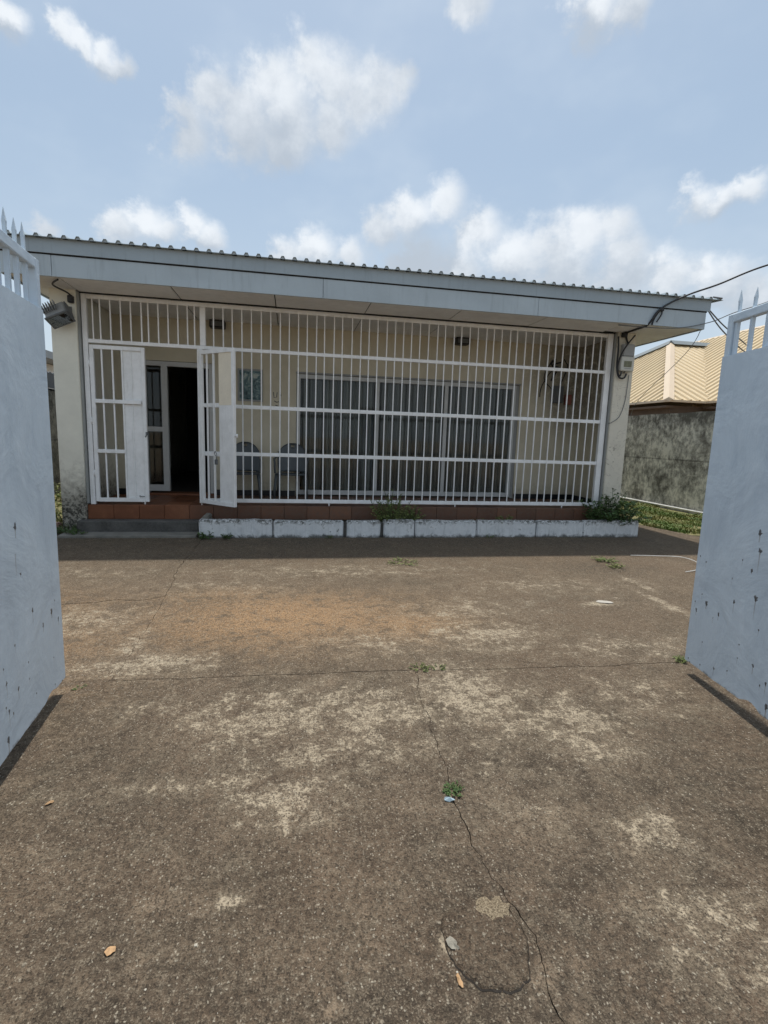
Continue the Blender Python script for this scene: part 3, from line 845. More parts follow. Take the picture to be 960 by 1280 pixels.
# skirting
sk = simple('black_skirting', (0.014, 0.015, 0.018), 0.35, 0.3)
b = MB(); b.box(-1.23, 0.06, YW - 0.012, YW - 0.001, FL, FL + 0.09); b.build('skirting', sk, house)
b = MB(); b.box(4.01, 5.165, YW - 0.012, YW - 0.001, FL, FL + 0.09); b.build('skirting', sk, house)
b = MB(); b.box(-2.725, -2.33, YW - 0.012, YW - 0.001, FL, FL + 0.09); b.build('skirting', sk, house)
b = MB(); b.box(5.155, 5.168, 7.67, YW - 0.013, FL, FL + 0.09); b.build('skirting', sk, house)

# porch base with tiles
pf = MB(); pf.box(-2.729, 4.954, 7.462, YW - 0.001, 0.0, FL - 0.012)
porch = pf.build('porch_base', M['soil'], house)
tm = MB(); tm.cbox(-0.162, 0.162, -0.162, 0.162, -0.012, 0.0, 0.002); tile_me = tm.mesh('floor_tile')
nx = 23
for i in range(nx):
    for j in range(4):
        o = link('floor_tile', tile_me, M['tile'], porch)
        o.location = Vector((-2.562 + i * 0.328, 7.62 + j * 0.328, FL)) - ORG[house.name]
tm = MB(); tm.cbox(-0.162, 0.162, -0.014, 0.0, 0.0, 0.192, 0.003); riser_me = tm.mesh('riser_tile')
for i in range(nx):
    o = link('riser_tile', riser_me, M['tile'], porch)
    o.location = Vector((-2.562 + i * 0.328, 7.460, 0.172)) - ORG[house.name]
b = MB(); b.cbox(-2.80, -1.26, 7.25, 7.445, -0.02, 0.172, 0.012); b.build('step', M['step'], house)
b = MB(); b.cbox(-2.93, -1.24, 6.96, 7.249, -0.02, 0.032, 0.008); b.build('step_slab', M['slab'], house)

# soffit boards
xs = [-3.25, -2.70, -1.462, -0.225, 1.005, 2.24, 3.48, 4.72, 5.90]
for a, c in zip(xs[:-1], xs[1:]):
    dz = rng.uniform(-0.003, 0.003)
    y1 = YW - 0.003 if (a > -2.8 and c < 5) else 14.4
    if a < -2.8 or c > 5:
        e0, e1 = (a, -3.032) if a < 0 else (5.268, c)
        b = MB(); b.box(a + 0.007, c - 0.007, 6.815, 7.395, ZC + dz, ZC + 0.01 + dz); b.build('soffit_board', M['soffit'], house)
        for k in range(6):
            b = MB(); b.box(e0 + 0.003, e1 - 0.003, 7.40 + k * 1.2, 8.594 + k * 1.2, ZC + dz, ZC + 0.01 + dz); b.build('soffit_board', M['soffit'], house)
        if c > 5:
            b = MB(); b.box(4.72 + .003, 5.165, 7.665, YW - 0.003, ZC, ZC + 0.01); b.build('soffit_board', M['soffit'], house)
        continue
    b = MB(); b.box(a + 0.007, c - 0.007, 6.815, y1, ZC + dz, ZC + 0.01 + dz); b.build('soffit_board', M['soffit'], house)
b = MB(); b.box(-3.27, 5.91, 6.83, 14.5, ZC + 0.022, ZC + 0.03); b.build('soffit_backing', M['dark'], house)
b = MB(); b.box(-2.72, 4.95, 7.455, 7.475, ZC - 0.016, ZC - 0.001); b.build('painted_shadow_gap', M['dark'], house)  # dark strip standing in for the shadow gap between soffit and grille

# fascia: lower boards and upper flashing
for a, c in ((-3.28, -2.742), (-2.738, 0.376), (0.38, 3.30), (3.304, 5.922)):
    dy = rng.uniform(-0.003, 0.003)
    b = MB(); b.cbox(a, c, 6.795 + dy, 6.815 + dy, ZC - 0.012, 3.352, 0.003); b.build('fascia_board', M['fascia'], house)
for a, c in ((-3.29, -1.05), (-1.052, 1.9), (1.898, 5.965)):
    dy = rng.uniform(-0.002, 0.002)
    b = MB()
    b.box(a, c, 6.772 + dy, 6.786 + dy, 3.366, 3.521); b.build('flashing', M['gutter'], house)
b = MB(); b.box(-3.27, 5.93, 6.79, 6.82, 3.353, 3.5); b.build('fascia_batten', M['dark'], house)
for x0, x1, nm in ((-3.285, -3.262, 'L'), (5.905, 5.928, 'R')):
    b = MB(); b.box(x0, x1, 6.83, 14.5, ZC - 0.012, 3.49); b.build('barge_board', M['fascia'], house)

# corrugated roof, real ribs
roof = MB(); pitch = 0.1435; prof = [(0.0, 0.0), (0.34, 0.0), (0.46, 0.032), (0.66, 0.032), (0.78, 0.0)]
vs = []; x = -3.36; up = []
k = 0
while x + k * pitch < 6.0:
    for (u, h) in prof:
        up.append((x + (k + u) * pitch, h))
    k += 1
up.append((x + k * pitch, 0.0))
n = len(up); slope = 0.075
for yy in (6.715, 10.6, 14.8):
    zz = 3.522 + (yy - 6.715) * slope
    for (u, h) in up:
        vs.append((u, yy, zz + h))
for yy in (6.715, 10.6, 14.8):
    zz = 3.522 + (yy - 6.715) * slope - 0.004
    for (u, h) in up:
        vs.append((u, yy, zz + h))
fs = []
for r_ in range(2):
    for i in range(n - 1):
        a = r_ * n + i; fs.append((a, a + 1, a + n + 1, a + n))
        a2 = 3 * n + a; fs.append((a2, a2 + n, a2 + n + 1, a2 + 1))
for i in range(n - 1):
    fs.append((i, 3 * n + i, 3 * n + i + 1, i + 1))
roof.add(vs, fs)
for i in range(0, n - 1, 5):
    q_ = [up[i + 1], up[i + 2], up[i + 3], up[i + 4]]
    roof.add([(u, 6.728, 3.5205 + h) for u, h in q_], [(0, 1, 2, 3)])
ro = roof.build('roof', M['roof'], house)
b = MB(); b.box(-3.2, 5.85, 6.84, 6.90, 3.40, 3.515); b.build('rafter_plate', M['dark'], ro)
b = MB(); b.tube([(5.95, 6.73, 3.555), (6.09, 6.72, 3.545)], 0.012, 8); b.build('overhanging_rod', M['grey_cable'], ro)
b = MB(); b.box(-3.2, -3.17, 6.9, 14.4, 3.49, 3.58); b.box(5.85, 5.88, 6.9, 14.4, 3.49, 3.58); b.build('verge_filler', M['fascia'], ro)

# entrance: frame, fixed side light, open doorway
en = MB()
en.box(-2.32, -2.25, YW - 0.02, YW + 0.08, FL + 0.03, 2.47); en.box(-1.31, -1.245, YW - 0.02, YW + 0.08, FL + 0.03, 2.47)
en.box(-2.25, -1.31, YW - 0.02, YW + 0.08, 2.40, 2.47)
en.box(-2.25, -2.03, YW - 0.018, YW + 0.06, 1.38, 1.455)
en.box(-2.25, -2.03, YW - 0.018, YW + 0.06, FL + 0.06, 0.53)
en.box(-2.03, -1.94, YW - 0.018, YW + 0.06, FL + 0.06, 2.40)
ent = en.build('entrance_frame', M['alu'], house)
b = MB(); b.box(-2.25, -2.03, YW + 0.02, YW + 0.026, 0.53, 1.38); b.build('pane', M['glass'], ent)
b = MB(); b.box(-2.25, -2.03, YW + 0.02, YW + 0.026, 1.455, 2.40); b.build('pane', M['glass'], ent)
b = MB(); b.box(-2.32, -1.245, YW - 0.10, YW + 0.16, FL + 0.001, FL + 0.03); b.build('threshold', M['tile'], ent)
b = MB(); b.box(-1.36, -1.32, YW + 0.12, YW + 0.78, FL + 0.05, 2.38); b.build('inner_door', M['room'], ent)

# sliding glass door
sd = MB(); y0, y1 = YW - 0.012, YW + 0.07
sd.box(0.075, 0.135, y0, y1, FL + 0.03, 2.39); sd.box(3.86, 3.93, y0, y1, FL + 0.03, 2.39)
sd.box(0.135, 3.86, y0, y1, 2.325, 2.39); sd.box(0.135, 3.86, y0, y1, FL + 0.03, FL + 0.105)
sld = sd.build('sliding_door_frame', M['alu'], house)
for x in (1.40, 2.615):
    b = MB(); b.box(x, x + 0.06, y0 + 0.004, y1 - 0.01, FL + 0.105, 2.325); b.build('stile', M['alu'], sld)
for a, c in ((0.135, 1.40), (1.46, 2.615), (2.675, 3.86)):
    b = MB(); b.box(a, c, YW + 0.03, YW + 0.036, FL + 0.105, 2.325); b.build('pane', M['glass'], sld)
b = MB(); b.box(3.935, 3.99, y0 + 0.01, y1, FL + 0.01, 2.39); b.build('jamb_cover', M['alu_grey'], sld)
b = MB(); b.box(0.06, 4.01, YW - 0.02, YW - 0.002, 2.40, 2.425); b.build('head_trim', M['alu_grey'], sld)

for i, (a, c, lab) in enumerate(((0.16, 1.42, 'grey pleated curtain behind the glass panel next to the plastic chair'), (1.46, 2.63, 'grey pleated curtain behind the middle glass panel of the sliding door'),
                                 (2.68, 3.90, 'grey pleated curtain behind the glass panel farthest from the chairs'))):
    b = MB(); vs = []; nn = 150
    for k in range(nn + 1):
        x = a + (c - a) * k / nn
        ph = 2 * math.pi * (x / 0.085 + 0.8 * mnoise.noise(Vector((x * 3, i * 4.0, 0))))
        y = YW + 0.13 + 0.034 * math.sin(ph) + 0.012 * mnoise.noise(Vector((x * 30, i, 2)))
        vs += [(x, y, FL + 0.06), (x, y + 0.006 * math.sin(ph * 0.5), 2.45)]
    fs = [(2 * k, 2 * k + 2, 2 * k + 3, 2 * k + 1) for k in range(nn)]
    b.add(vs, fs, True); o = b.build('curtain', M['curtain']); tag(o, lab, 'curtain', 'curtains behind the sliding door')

# ------------------------------------------------------------------ security grille with its two door leaves
gr = tag(empty('security_grille', (1.1, 7.5, FL)), 'white painted steel bar grille closing off the whole porch front', 'grille')
YG = 7.5


def gbox(x0, x1, z0, z1, name, th=0.02, par=gr):
    b = MB(); b.cbox(x0, x1, YG - th, YG + th, z0, z1, 0.004); return b.build(name, M['grille'], par)


gbox(-2.692, -2.632, FL, 3.115, 'post', 0.03)
gbox(-1.232, -1.158, 2.555, 3.056, 'post', 0.022); gbox(-1.275, -1.20, FL + 0.03, 2.505, 'post', 0.024)
gbox(4.835, 4.925, FL, 3.115, 'post', 0.03)
gbox(-2.632, 4.835, 3.058, 3.113, 'rail', 0.02)
gbox(-2.632, 4.835, 2.506, 2.554, 'rail', 0.021)
for z0, z1 in ((1.735, 1.788), (1.078, 1.130), (0.408, 0.464)):
    gbox(-1.20, 4.835, z0, z1, 'rail', 0.016)
bm_ = MB(); bm_.box(-0.007, 0.007, -0.007, 0.007, 0.466, 3.058); bar_me = bm_.mesh('bar')
for i in range(47):
    o = link('bar', bar_me, M['grille'], gr)
    o.location = Vector((-1.052 + i * 0.1256 + rng.uniform(-0.004, 0.004), YG - 0.012 + rng.uniform(-0.003, 0.003), 0)) - Vector((0, 0, 0)) - ORG[gr.name]
    o.rotation_euler = (rng.uniform(-0.002, 0.002), rng.uniform(-0.0028, 0.0028), rng.uniform(-0.3, 0.3))
bm_ = MB(); bm_.box(-0.0075, 0.0075, -0.0075, 0.0075, 2.55, 3.058); bar2 = bm_.mesh('short_bar')
for x in (-2.563, -2.474, -2.349, -2.223, -2.1, -1.969, -1.884, -1.759, -1.636, -1.512, -1.39, -1.30):
    o = link('short_bar', bar2, M['grille'], gr); o.location = Vector((x, YG - 0.01, 0)) - ORG[gr.name]
for x in (-1.25, 0.55, 2.5, 4.3):
    b = MB(); b.tube([(x, YG, FL - 0.004), (x, YG, 0.41)], 0.01, 8); b.build('foot', M['grille'], gr)


def leaf(mirror, parent, org, rz):
    """door leaf in local coordinates: hinge at x=0, free edge at x=0.68, seen face at -y"""
    W = 0.68; Z0, Z1 = 0.408, 2.482
    def put(b, name, m=M['grille'], par=None):
        s_ = -1 if mirror else 1
        me_b = MB(); vv = [Vector((v.x, v.y * s_, v.z)) for v in b.v]
        me_b.v = vv; me_b.f = [tuple(reversed(f)) for f in b.f] if mirror else b.f; me_b.sm = b.sm
        mt = Matrix.Translation(Vector(org) - ORG[gr.name] * 1.0) @ Matrix.Rotation(rz, 4, 'Z')
        me_b.xform(mt)
        me = me_b.mesh(name); o = link(name, me, m, par); return o
    fr = MB()
    fr.cbox(0, 0.05, -0.022, 0.022, Z0, Z1, 0.004); fr.cbox(W - 0.045, W, -0.022, 0.022, Z0, Z1, 0.004)
    fr.box(0.05, W - 0.045, -0.0215, 0.0215, Z0, Z0 + 0.052); fr.box(0.05, W - 0.045, -0.0215, 0.0215, Z1 - 0.05, Z1)
    root = put(fr, 'door_leaf', par=parent)
    ORG[root.name] = ORG[gr.name]
    for z in (1.735, 1.072):
        b = MB(); b.cbox(0.05, W - 0.06 if z > 1.5 else 0.40, -0.034, -0.006, z, z + 0.05, 0.003); put(b, 'rail', par=root)
    for x in (0.145, 0.275):
        b = MB(); b.box(x - 0.0095, x + 0.0095, -0.008, 0.011, Z0 + 0.05, Z1 - 0.05); put(b, 'bar', par=root)
    b = MB(); b.box(0.385, W - 0.04, 0.004, 0.008, Z0 + 0.05, 1.755); put(b, 'sheet_panel', par=root)
    b = MB(); b.box(0.385, W - 0.04, 0.004, 0.008, 1.756, Z1 - 0.05); put(b, 'sheet_panel', M['cream_sheet'] if mirror else M['grille'], par=root)
    b = MB(); b.cbox(0.495, 0.512, -0.006, 0.0035, Z0 + 0.052, Z1 - 0.052, 0.003); put(b, 'stiffener', par=root)
    b = MB(); b.cbox(0.385, 0.405, -0.02, 0.0035, Z0 + 0.05, Z1 - 0.05, 0.003); put(b, 'stiffener', par=root)
    b = MB(); b.tube([(0.56, -0.012, Z0 + 0.075), (0.62, -0.012, Z0 + 0.075)], 0.008, 6); b.tube([(0.565, -0.006, Z0 + .075), (0.565, -0.04, Z0 + .085)], 0.009, 6); put(b, 'bolt', M['alu_grey'], root)
    for z in (0.75, 1.45, 2.2):
        b = MB(); b.tube([(-0.012, -0.018, z), (-0.012, -0.018, z + 0.09)], 0.013, 8); put(b, 'hinge', par=root)
    return root, put


lf1, put1 = leaf(False, gr, (-2.625, YG, 0), 0.0)
tag(lf1, 'closed door leaf of bars and white sheet')
b = MB(); b.box(0.665, 0.69, -0.03, -0.02, 1.33, 1.37); b.tube([(0.66, -0.025, 1.30), (0.69, -0.03, 1.36)], 0.008, 6); put1(b, 'latch', M['flood_dark'], lf1)
b = MB(); b.tube([(0.62, 0.0, FL), (0.62, 0.0, 0.41)], 0.012, 8); put1(b, 'drop_bolt', par=lf1)
# open leaf, swung outwards about its hinge
ang = math.atan2(-0.455, 0.50)
lf2, put2 = leaf(True, gr, (-1.237, YG - 0.035, 0), ang)
tag(lf2, 'door leaf swung open with padlock hanging from its rail')
b = MB(); b.tube(smooth_path([(0.34, 0.04, 1.08), (0.335, 0.055, 1.12), (0.36, 0.06, 1.14), (0.375, 0.05, 1.09), (0.36, 0.05, 1.03)], 5), 0.005, 6); put2(b, 'shackle', M['flood_dark'], lf2)
b = MB(); b.cbox(0.335, 0.39, 0.038, 0.062, 0.965, 1.035, 0.008); put2(b, 'padlock', M['flood_dark'], lf2)
b = MB(); b.tube([(0.68, 0.0, 1.36), (0.72, 0.0, 1.36)], 0.012, 8); b.tube([(0.715, 0.0, 1.335), (0.715, 0.0, 1.385)], 0.012, 8); put2(b, 'latch_tongue', par=lf2)

# ------------------------------------------------------------------ planter kerb
kb = tag(empty('planter_kerb', (2.0, 7.0, 0)), 'low white painted kerb of concrete blocks before the porch', 'kerb')


def rough_block(x0, x1, y0, y1, z0, z1, seed, amp=0.009, name='kerb_block', m=None, par=kb):
    bm = bmesh.new()
    mm = Matrix.Translation(((x0 + x1) / 2, (y0 + y1) / 2, (z0 + z1) / 2)) @ Matrix.Diagonal((x1 - x0, y1 - y0, z1 - z0, 1))
    bmesh.ops.create_cube(bm, size=1, matrix=mm)
    bmesh.ops.bevel(bm, geom=bm.edges[:], offset=0.014, segments=2, affect='EDGES')
    le = [e for e in bm.edges if e.calc_length() > 0.25 and abs(e.verts[0].co.x - e.verts[1].co.x) > 0.2]
    if le: bmesh.ops.subdivide_edges(bm, edges=le, cuts=7, use_grid_fill=True)
    for v in bm.verts:
        v.co += Vector((mnoise.noise(v.co * 9 + Vector((seed, 0, 0))), mnoise.noise(v.co * 9 + Vector((0, seed, 0))), mnoise.noise(v.co * 9 + Vector((0, 0, seed))))) * amp
    bmesh.ops.triangulate(bm, faces=[f for f in bm.faces if len(f.verts) > 4])
    me = bpy.data.meshes.new(name)
    for v in bm.verts: v.co -= ORG[par.name]
    bm.to_mesh(me); bm.free()
    return link(name, me, m or M['kerb'], par)


KX = [(-1.207, -0.252), (-0.238, 0.715), (0.765, 1.235), (1.285, 1.728), (1.745, 2.655), (2.675, 3.60), (3.612, 4.36), (4.37, 5.32)]
for i, (a, c) in enumerate(KX):
    rough_block(a, c, 6.945 + rng.uniform(-0.012, 0.010), 7.055, -0.03, 0.25 + rng.uniform(-0.016, 0.006), i * 3.7)
rough_block(5.215, 5.325, 7.065, 7.385, -0.03, 0.248, 33.0)
rough_block(-1.19, -1.10, 7.06, 7.43, -0.03, 0.27, 41.0, m=M['slab'])
b = MB(); b.box(-1.09, 5.21, 7.05, 7.445, -0.03, 0.13); tag(b.build('planter_soil', M['soil']), kind='structure')
# broken mortar between the blocks
for x in (0.74, 1.26):
    rough_block(x - 0.022, x + 0.022, 6.965, 7.04, -0.03, 0.215, x * 9, 0.012, 'broken_joint', M['step'])


# ------------------------------------------------------------------ plants
def leaf_quads(b, base, d, L, W, r):
    d = d.normalized(); side = d.cross(Vector((0, 0, 1)))
    if side.length < 0.1: side = Vector((1, 0, 0))
    side.normalize(); nrm = side.cross(d)
    roll = r.uniform(-0.7, 0.7); side = (side * math.cos(roll) + nrm * math.sin(roll))
    m1 = base + d * L * 0.5 + Vector((0, 0, -L * 0.04)); tip = base + d * L + Vector((0, 0, -L * 0.22))
    b.add([base, m1 + side * W * 0.5 + nrm * W * .12, m1 - nrm * W * 0.05, m1 - side * W * 0.5 + nrm * W * .12, tip], [(0, 1, 2), (0, 2, 3), (1, 4, 2), (2, 4, 3)])


def plant(name, x, y, z, rad, h, nst, nlf, L, W, seed, m, label, cat='weed', group=None):
    r = random.Random(seed); root = tag(empty(name, (x, y, z)), label, cat, group)
    st = MB(); lf = MB()
    for i in range(nst):
        a = r.random() * 6.283; q = rad * r.random() ** 0.6; lean = rad * 0.5 * r.random()
        p0 = Vector((x + q * 0.45 * math.cos(a), y + q * 0.45 * math.sin(a), z - 0.01))
        p1 = Vector((x + (q + lean) * math.cos(a), y + (q + lean) * math.sin(a), z + h * (0.45 + 0.55 * r.random()) * (1 - 0.45 * q / rad)))
        mid = (p0 + p1) / 2 + Vector((r.uniform(-1, 1), r.uniform(-1, 1), 0.6)) * rad * 0.12
        pts = smooth_path([p0, mid, p1], 3); st.tube(pts, 0.0022 + h * 0.003, 4, smooth=False)
        for k in range(nlf):
            t = 0.2 + 0.8 * (k + r.random()) / nlf; idx = min(int(t * (len(pts) - 1)), len(pts) - 2)
            bp = pts[idx].lerp(pts[idx + 1], t * (len(pts) - 1) - idx)
            th = r.random() * 6.283
            leaf_quads(lf, bp, Vector((math.cos(th), math.sin(th), r.uniform(-0.1, 0.9))), L * r.uniform(0.55, 1.15), W * r.uniform(0.6, 1.1), r)
    st.build('stem', M['stem'], root); o = lf.build('foliage', m, root)
    return root


plant('leafy_bush', 5.0, 7.22, 0.12, 0.40, 0.66, 90, 15, 0.085, 0.042, 1, M['leaf'], 'dense green leafy bush at the pillar end of the white kerb', 'bush')
plant('leafy_bush', 4.75, 7.24, 0.12, 0.17, 0.34, 22, 10, 0.065, 0.032, 21, M['leaf'], 'small green shoot growing against the side of the dense bush', 'bush')
plant('planter_weed', 1.45, 7.2, 0.12, 0.30, 0.58, 64, 13, 0.06, 0.022, 2, M['leaf_light'], 'feathery green weed behind the middle of the white kerb')
plant('planter_weed', 1.78, 7.25, 0.12, 0.20, 0.36, 28, 10, 0.05, 0.02, 3, M['leaf_light'], 'low weed growing just beside the feathery weed behind the kerb')
plant('planter_weed', 3.15, 7.2, 0.12, 0.24, 0.24, 20, 8, 0.05, 0.02, 4, M['leaf_light'], 'sparse low weed poking just above the kerb midway between feathery weed and bush')
plant('planter_weed', 2.72, 7.2, 0.12, 0.12, 0.165, 9, 8, 0.045, 0.018, 5, M['leaf_light'], 'tiny thin weed behind the kerb nearer the feathery weed')
plant('planter_weed', 3.9, 7.2, 0.12, 0.14, 0.15, 9, 8, 0.045, 0.018, 25, M['leaf_light'], 'tiny thin weed behind the kerb nearer the bush')
plant('kerb_weed', -1.12, 6.9, 0.0, 0.10, 0.13, 14, 8, 0.045, 0.026, 6, M['leaf'], 'broad leaved weed at the end of the kerb beside the step')
plant('kerb_weed', -0.86, 6.9, 0.0, 0.11, 0.10, 12, 8, 0.04, 0.024, 7, M['leaf'], 'broad leaved low weed a short way along the foot of the kerb')
plant('kerb_weed', 0.52, 6.92, 0.0, 0.06, 0.05, 8, 6, 0.03, 0.012, 8, M['leaf_light'], 'tiny weed at the foot of the kerb near its broken joint')
plant('kerb_weed', 2.85, 6.92, 0.0, 0.06, 0.06, 8, 6, 0.03, 0.012, 9, M['leaf_light'], 'tiny weed at the foot of the kerb far from the broken joints')
plant('pillar_weed', -2.95, 7.27, 0.0, 0.2, 0.15, 26, 9, 0.05, 0.024, 10, M['leaf'], 'dark green weed at the foot of the mouldy pillar by the step')
plant('pillar_weed', -2.72, 7.06, 0.03, 0.10, 0.07, 12, 7, 0.04, 0.02, 11, M['leaf'], 'small weed creeping over the end of the step slab')
plant('joint_weed', 0.78, 2.86, 0.0, 0.06, 0.025, 16, 6, 0.018, 0.007, 12, M['leaf_light'], 'small weed in the driveway joint where the long crack starts', 'weed')
plant('joint_weed', 0.90, 2.85, 0.0, 0.05, 0.02, 12, 6, 0.016, 0.006, 13, M['leaf_light'], 'flat weed in the driveway joint just past the start of the crack', 'weed')
plant('joint_weed', 2.54, 2.775, 0.0, 0.05, 0.04, 18, 6, 0.024, 0.008, 14, M['leaf_light'], 'grassy weed in the driveway joint at the foot of the gate leaf', 'weed')
plant('joint_weed', -1.13, 2.84, 0.0, 0.03, 0.012, 9, 5, 0.012, 0.005, 24, M['leaf_light'], 'tiny dry weed at the joint under the corner of the other gate leaf', 'weed')
plant('crack_weed', 0.650, 1.775, 0.0, 0.036, 0.022, 26, 7, 0.014, 0.008, 15, M['leaf'], 'round mossy weed growing in the long driveway crack', 'weed')
plant('driveway_weed', 1.25, 5.5, 0.0, 0.17, 0.03, 22, 6, 0.04, 0.012, 16, M['leaf_light'], 'flat light green weed on the driveway below the kerb', 'weed')
plant('driveway_weed', 3.78, 5.45, 0.0, 0.13, 0.06, 24, 7, 0.045, 0.014, 17, M['leaf_light'], 'upper clump of green weed in the slanting joint of the driveway', 'weed')
plant('driveway_weed', 3.70, 5.15, 0.0, 0.09, 0.05, 16, 7, 0.04, 0.013, 18, M['leaf_light'], 'lower clump of green weed in the slanting joint of the driveway', 'weed')
plant('path_weed', -3.45, 8.5, -0.02, 0.22, 0.35, 24, 9, 0.08, 0.03, 19, M['leaf_light'], 'yellow green weed growing beside the house wall behind the mouldy pillar', 'weed')
plant('path_weed', -4.2, 10.8, -0.02, 0.4, 0.5, 30, 10, 0.10, 0.035, 20, M['leaf_light'], 'taller yellow green weed at the foot of the dark boundary wall', 'weed')
rough_block(-3.55, -3.22, 7.75, 7.86, -0.04, 0.06, 77.0, 0.01, 'edging_brick', M['brick'], kb)
bpy.data.objects['edging_brick'].parent = None
tag(bpy.data.objects['edging_brick'], 'pink edging brick on the ground behind the mouldy pillar', 'brick')
bpy.data.objects['edging_brick'].location = ORG[kb.name]

# grass strips beside the house
gs = MB(); gs.add([(6.42, 7.15, -0.012), (8.6, 6.2, -0.012), (8.6, 16, -0.012), (5.95, 16, -0.012), (5.95, 9.2, -0.012), (6.25, 8.2, -0.012)], [(0, 1, 2, 3, 4, 5)])
tag(gs.build('lawn_soil', M['grass_soil']), kind='structure')
gs = MB(); gs.add([(-4.9, 8.1, -0.012), (-3.04, 8.1, -0.012), (-3.04, 15, -0.012), (-4.9, 15, -0.012)], [(0, 1, 2, 3)])
tag(gs.build('side_lawn_soil', M['grass_soil']), kind='structure')


def grass(name, n, region, label, seed):
    r = random.Random(seed); b = MB()
    for i in range(n):
        x, y = region(r)
        d = mnoise.noise(Vector((x * 1.6, y * 1.6, seed)))
        if d < -0.25 + 0.3 * r.random(): continue
        h = (0.02 + 0.045 * r.random()) * (0.8 + 0.7 * max(0, d)); a = r.random() * 6.283; w_ = 0.006 + 0.008 * r.random()
        lx, ly = math.cos(a) * h * 0.7, math.sin(a) * h * 0.7; sx, sy = -math.sin(a) * w_, math.cos(a) * w_
        b.add([(x - sx, y - sy, -0.015), (x + sx, y + sy, -0.015), (x + lx * .45 + sx * .8, y + ly * .45 + sy * .8, h * 0.7), (x + lx * .45 - sx * .8, y + ly * .45 - sy * .8, h * .7), (x + lx, y + ly, h)],
              [(0, 1, 2, 3), (3, 2, 4)])
    tag(b.build(name, M['grass']), label, 'grass', kind='stuff')


def reg_r(r):
    while True:
        x, y = r.uniform(5.95, 8.55), 6.6 + 9.0 * r.random() ** 1.3
        edge = 6.38 + 0.12 * math.sin(y * 3) if y < 8.6 else 5.98
        if x > edge and y > 7.15 - (x - 6.4) * 0.4 + 0.12 * math.sin(x * 5): return x, y


grass('lawn_grass', 30000, reg_r, 'patchy yellow green grass between the house and the mould streaked wall', 5)
grass('side_grass', 4500, lambda r: (r.uniform(-4.85, -3.06), r.uniform(8.15, 13)), 'yellow green grass in the narrow side passage', 6)

# ------------------------------------------------------------------ boundary walls
def rough_wall(name, x0, x1, y0, y1, h, m, label, seed):
    bm = bmesh.new(); n = int((y1 - y0) / 0.25); nz = 6
    grid = []
    for i in range(n + 1):
        y = y0 + (y1 - y0) * i / n; col = []
        top = h + 0.02 * mnoise.noise(Vector((y * 1.3, seed, 0)))
        prof = [(x0, -0.04)] + [(x0 + 0.012 * mnoise.noise(Vector((y * 1.5, z * 1.5, seed))), z) for z in [h * k / nz for k in range(1, nz)]] + [(x0, top), (x1, top), (x1, -0.04)]
        grid.append([bm.verts.new((a, y, z)) for a, z in prof])
    for i in range(n):
        for k in range(len(grid[0]) - 1):
            bm.faces.new((grid[i][k], grid[i + 1][k], grid[i + 1][k + 1], grid[i][k + 1]))
    bm.faces.new(grid[0]); bm.faces.new(list(reversed(grid[-1])))
    bmesh.ops.recalc_face_normals(bm, faces=bm.faces[:])
    me = bpy.data.meshes.new(name); bm.to_mesh(me); bm.free()
    return tag(link(name, me, m), label, 'wall')


rough_wall('boundary_wall', 8.6, 8.8, 0.0, 24.0, 2.17, M['boundary'], 'tall cement boundary wall streaked with black mould beside the grass', 1.0)
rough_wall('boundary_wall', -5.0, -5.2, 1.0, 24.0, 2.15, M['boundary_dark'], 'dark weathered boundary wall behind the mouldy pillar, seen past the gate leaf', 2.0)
p = MB(); p.tube(smooth_path([(8.53, 3.0, 0.05), (8.52, 7, 0.06), (8.53, 9.5, 0.05), (8.50, 12, 0.06), (8.53, 16, 0.05), (8.5, 22, 0.05)], 4), 0.022, 8)
tag(p.build('pipe', M['white_pipe']), 'thin white pipe running along the foot of the mould streaked wall', 'pipe')

# ------------------------------------------------------------------ neighbouring house, tan hip roof
nb = tag(empty('neighbour_house', (15, 16, 0)), 'neighbouring house with tan ribbed hip roof above the boundary wall', 'house')


def roof_face(poly, name, m, par, spacing=0.30, rib=0.05, ribw=0.055):
    """flat panel with raised ribs running up the slope, clipped to the polygon"""
    P = [Vector(q) for q in poly]
    nrm = (P[1] - P[0]).cross(P[2] - P[0]).normalized()
    if nrm.z < 0: nrm = -nrm
    e = (P[1] - P[0]).normalized(); up = nrm.cross(e).normalized()
    if up.z < 0: up = -up
    b = MB(); b.add([q for q in P], [tuple(range(len(P)))])
    b.add([q - nrm * 0.03 for q in P], [tuple(reversed(range(len(P))))])
    uv = [((q - P[0]).dot(e), (q - P[0]).dot(up)) for q in P]
    u0 = min(a for a, _ in uv); u1 = max(a for a, _ in uv); u = u0 + spacing * 0.5
    while u < u1:
        hits = []
        for i in range(len(uv)):
            a, c = uv[i], uv[(i + 1) % len(uv)]
            if (a[0] - u) * (c[0] - u) < 0:
                t = (u - a[0]) / (c[0] - a[0]); hits.append(a[1] + t * (c[1] - a[1]))
        hits.sort()
        if len(hits) >= 2 and hits[-1] - hits[0] > 0.1:
            q0 = P[0] + e * u + up * hits[0]; q1 = P[0] + e * u + up * hits[-1]
            h = nrm * rib; wv = e * ribw; wt = e * ribw * 0.5
            b.add([q0 - wv, q0 + wv, q0 + wt + h, q0 - wt + h, q1 - wv, q1 + wv, q1 + wt + h, q1 - wt + h],
                  [(0, 4, 7, 3), (1, 2, 6, 5), (3, 7, 6, 2), (0, 3, 2, 1)])
        u += spacing
    return b.build(name, m, par)


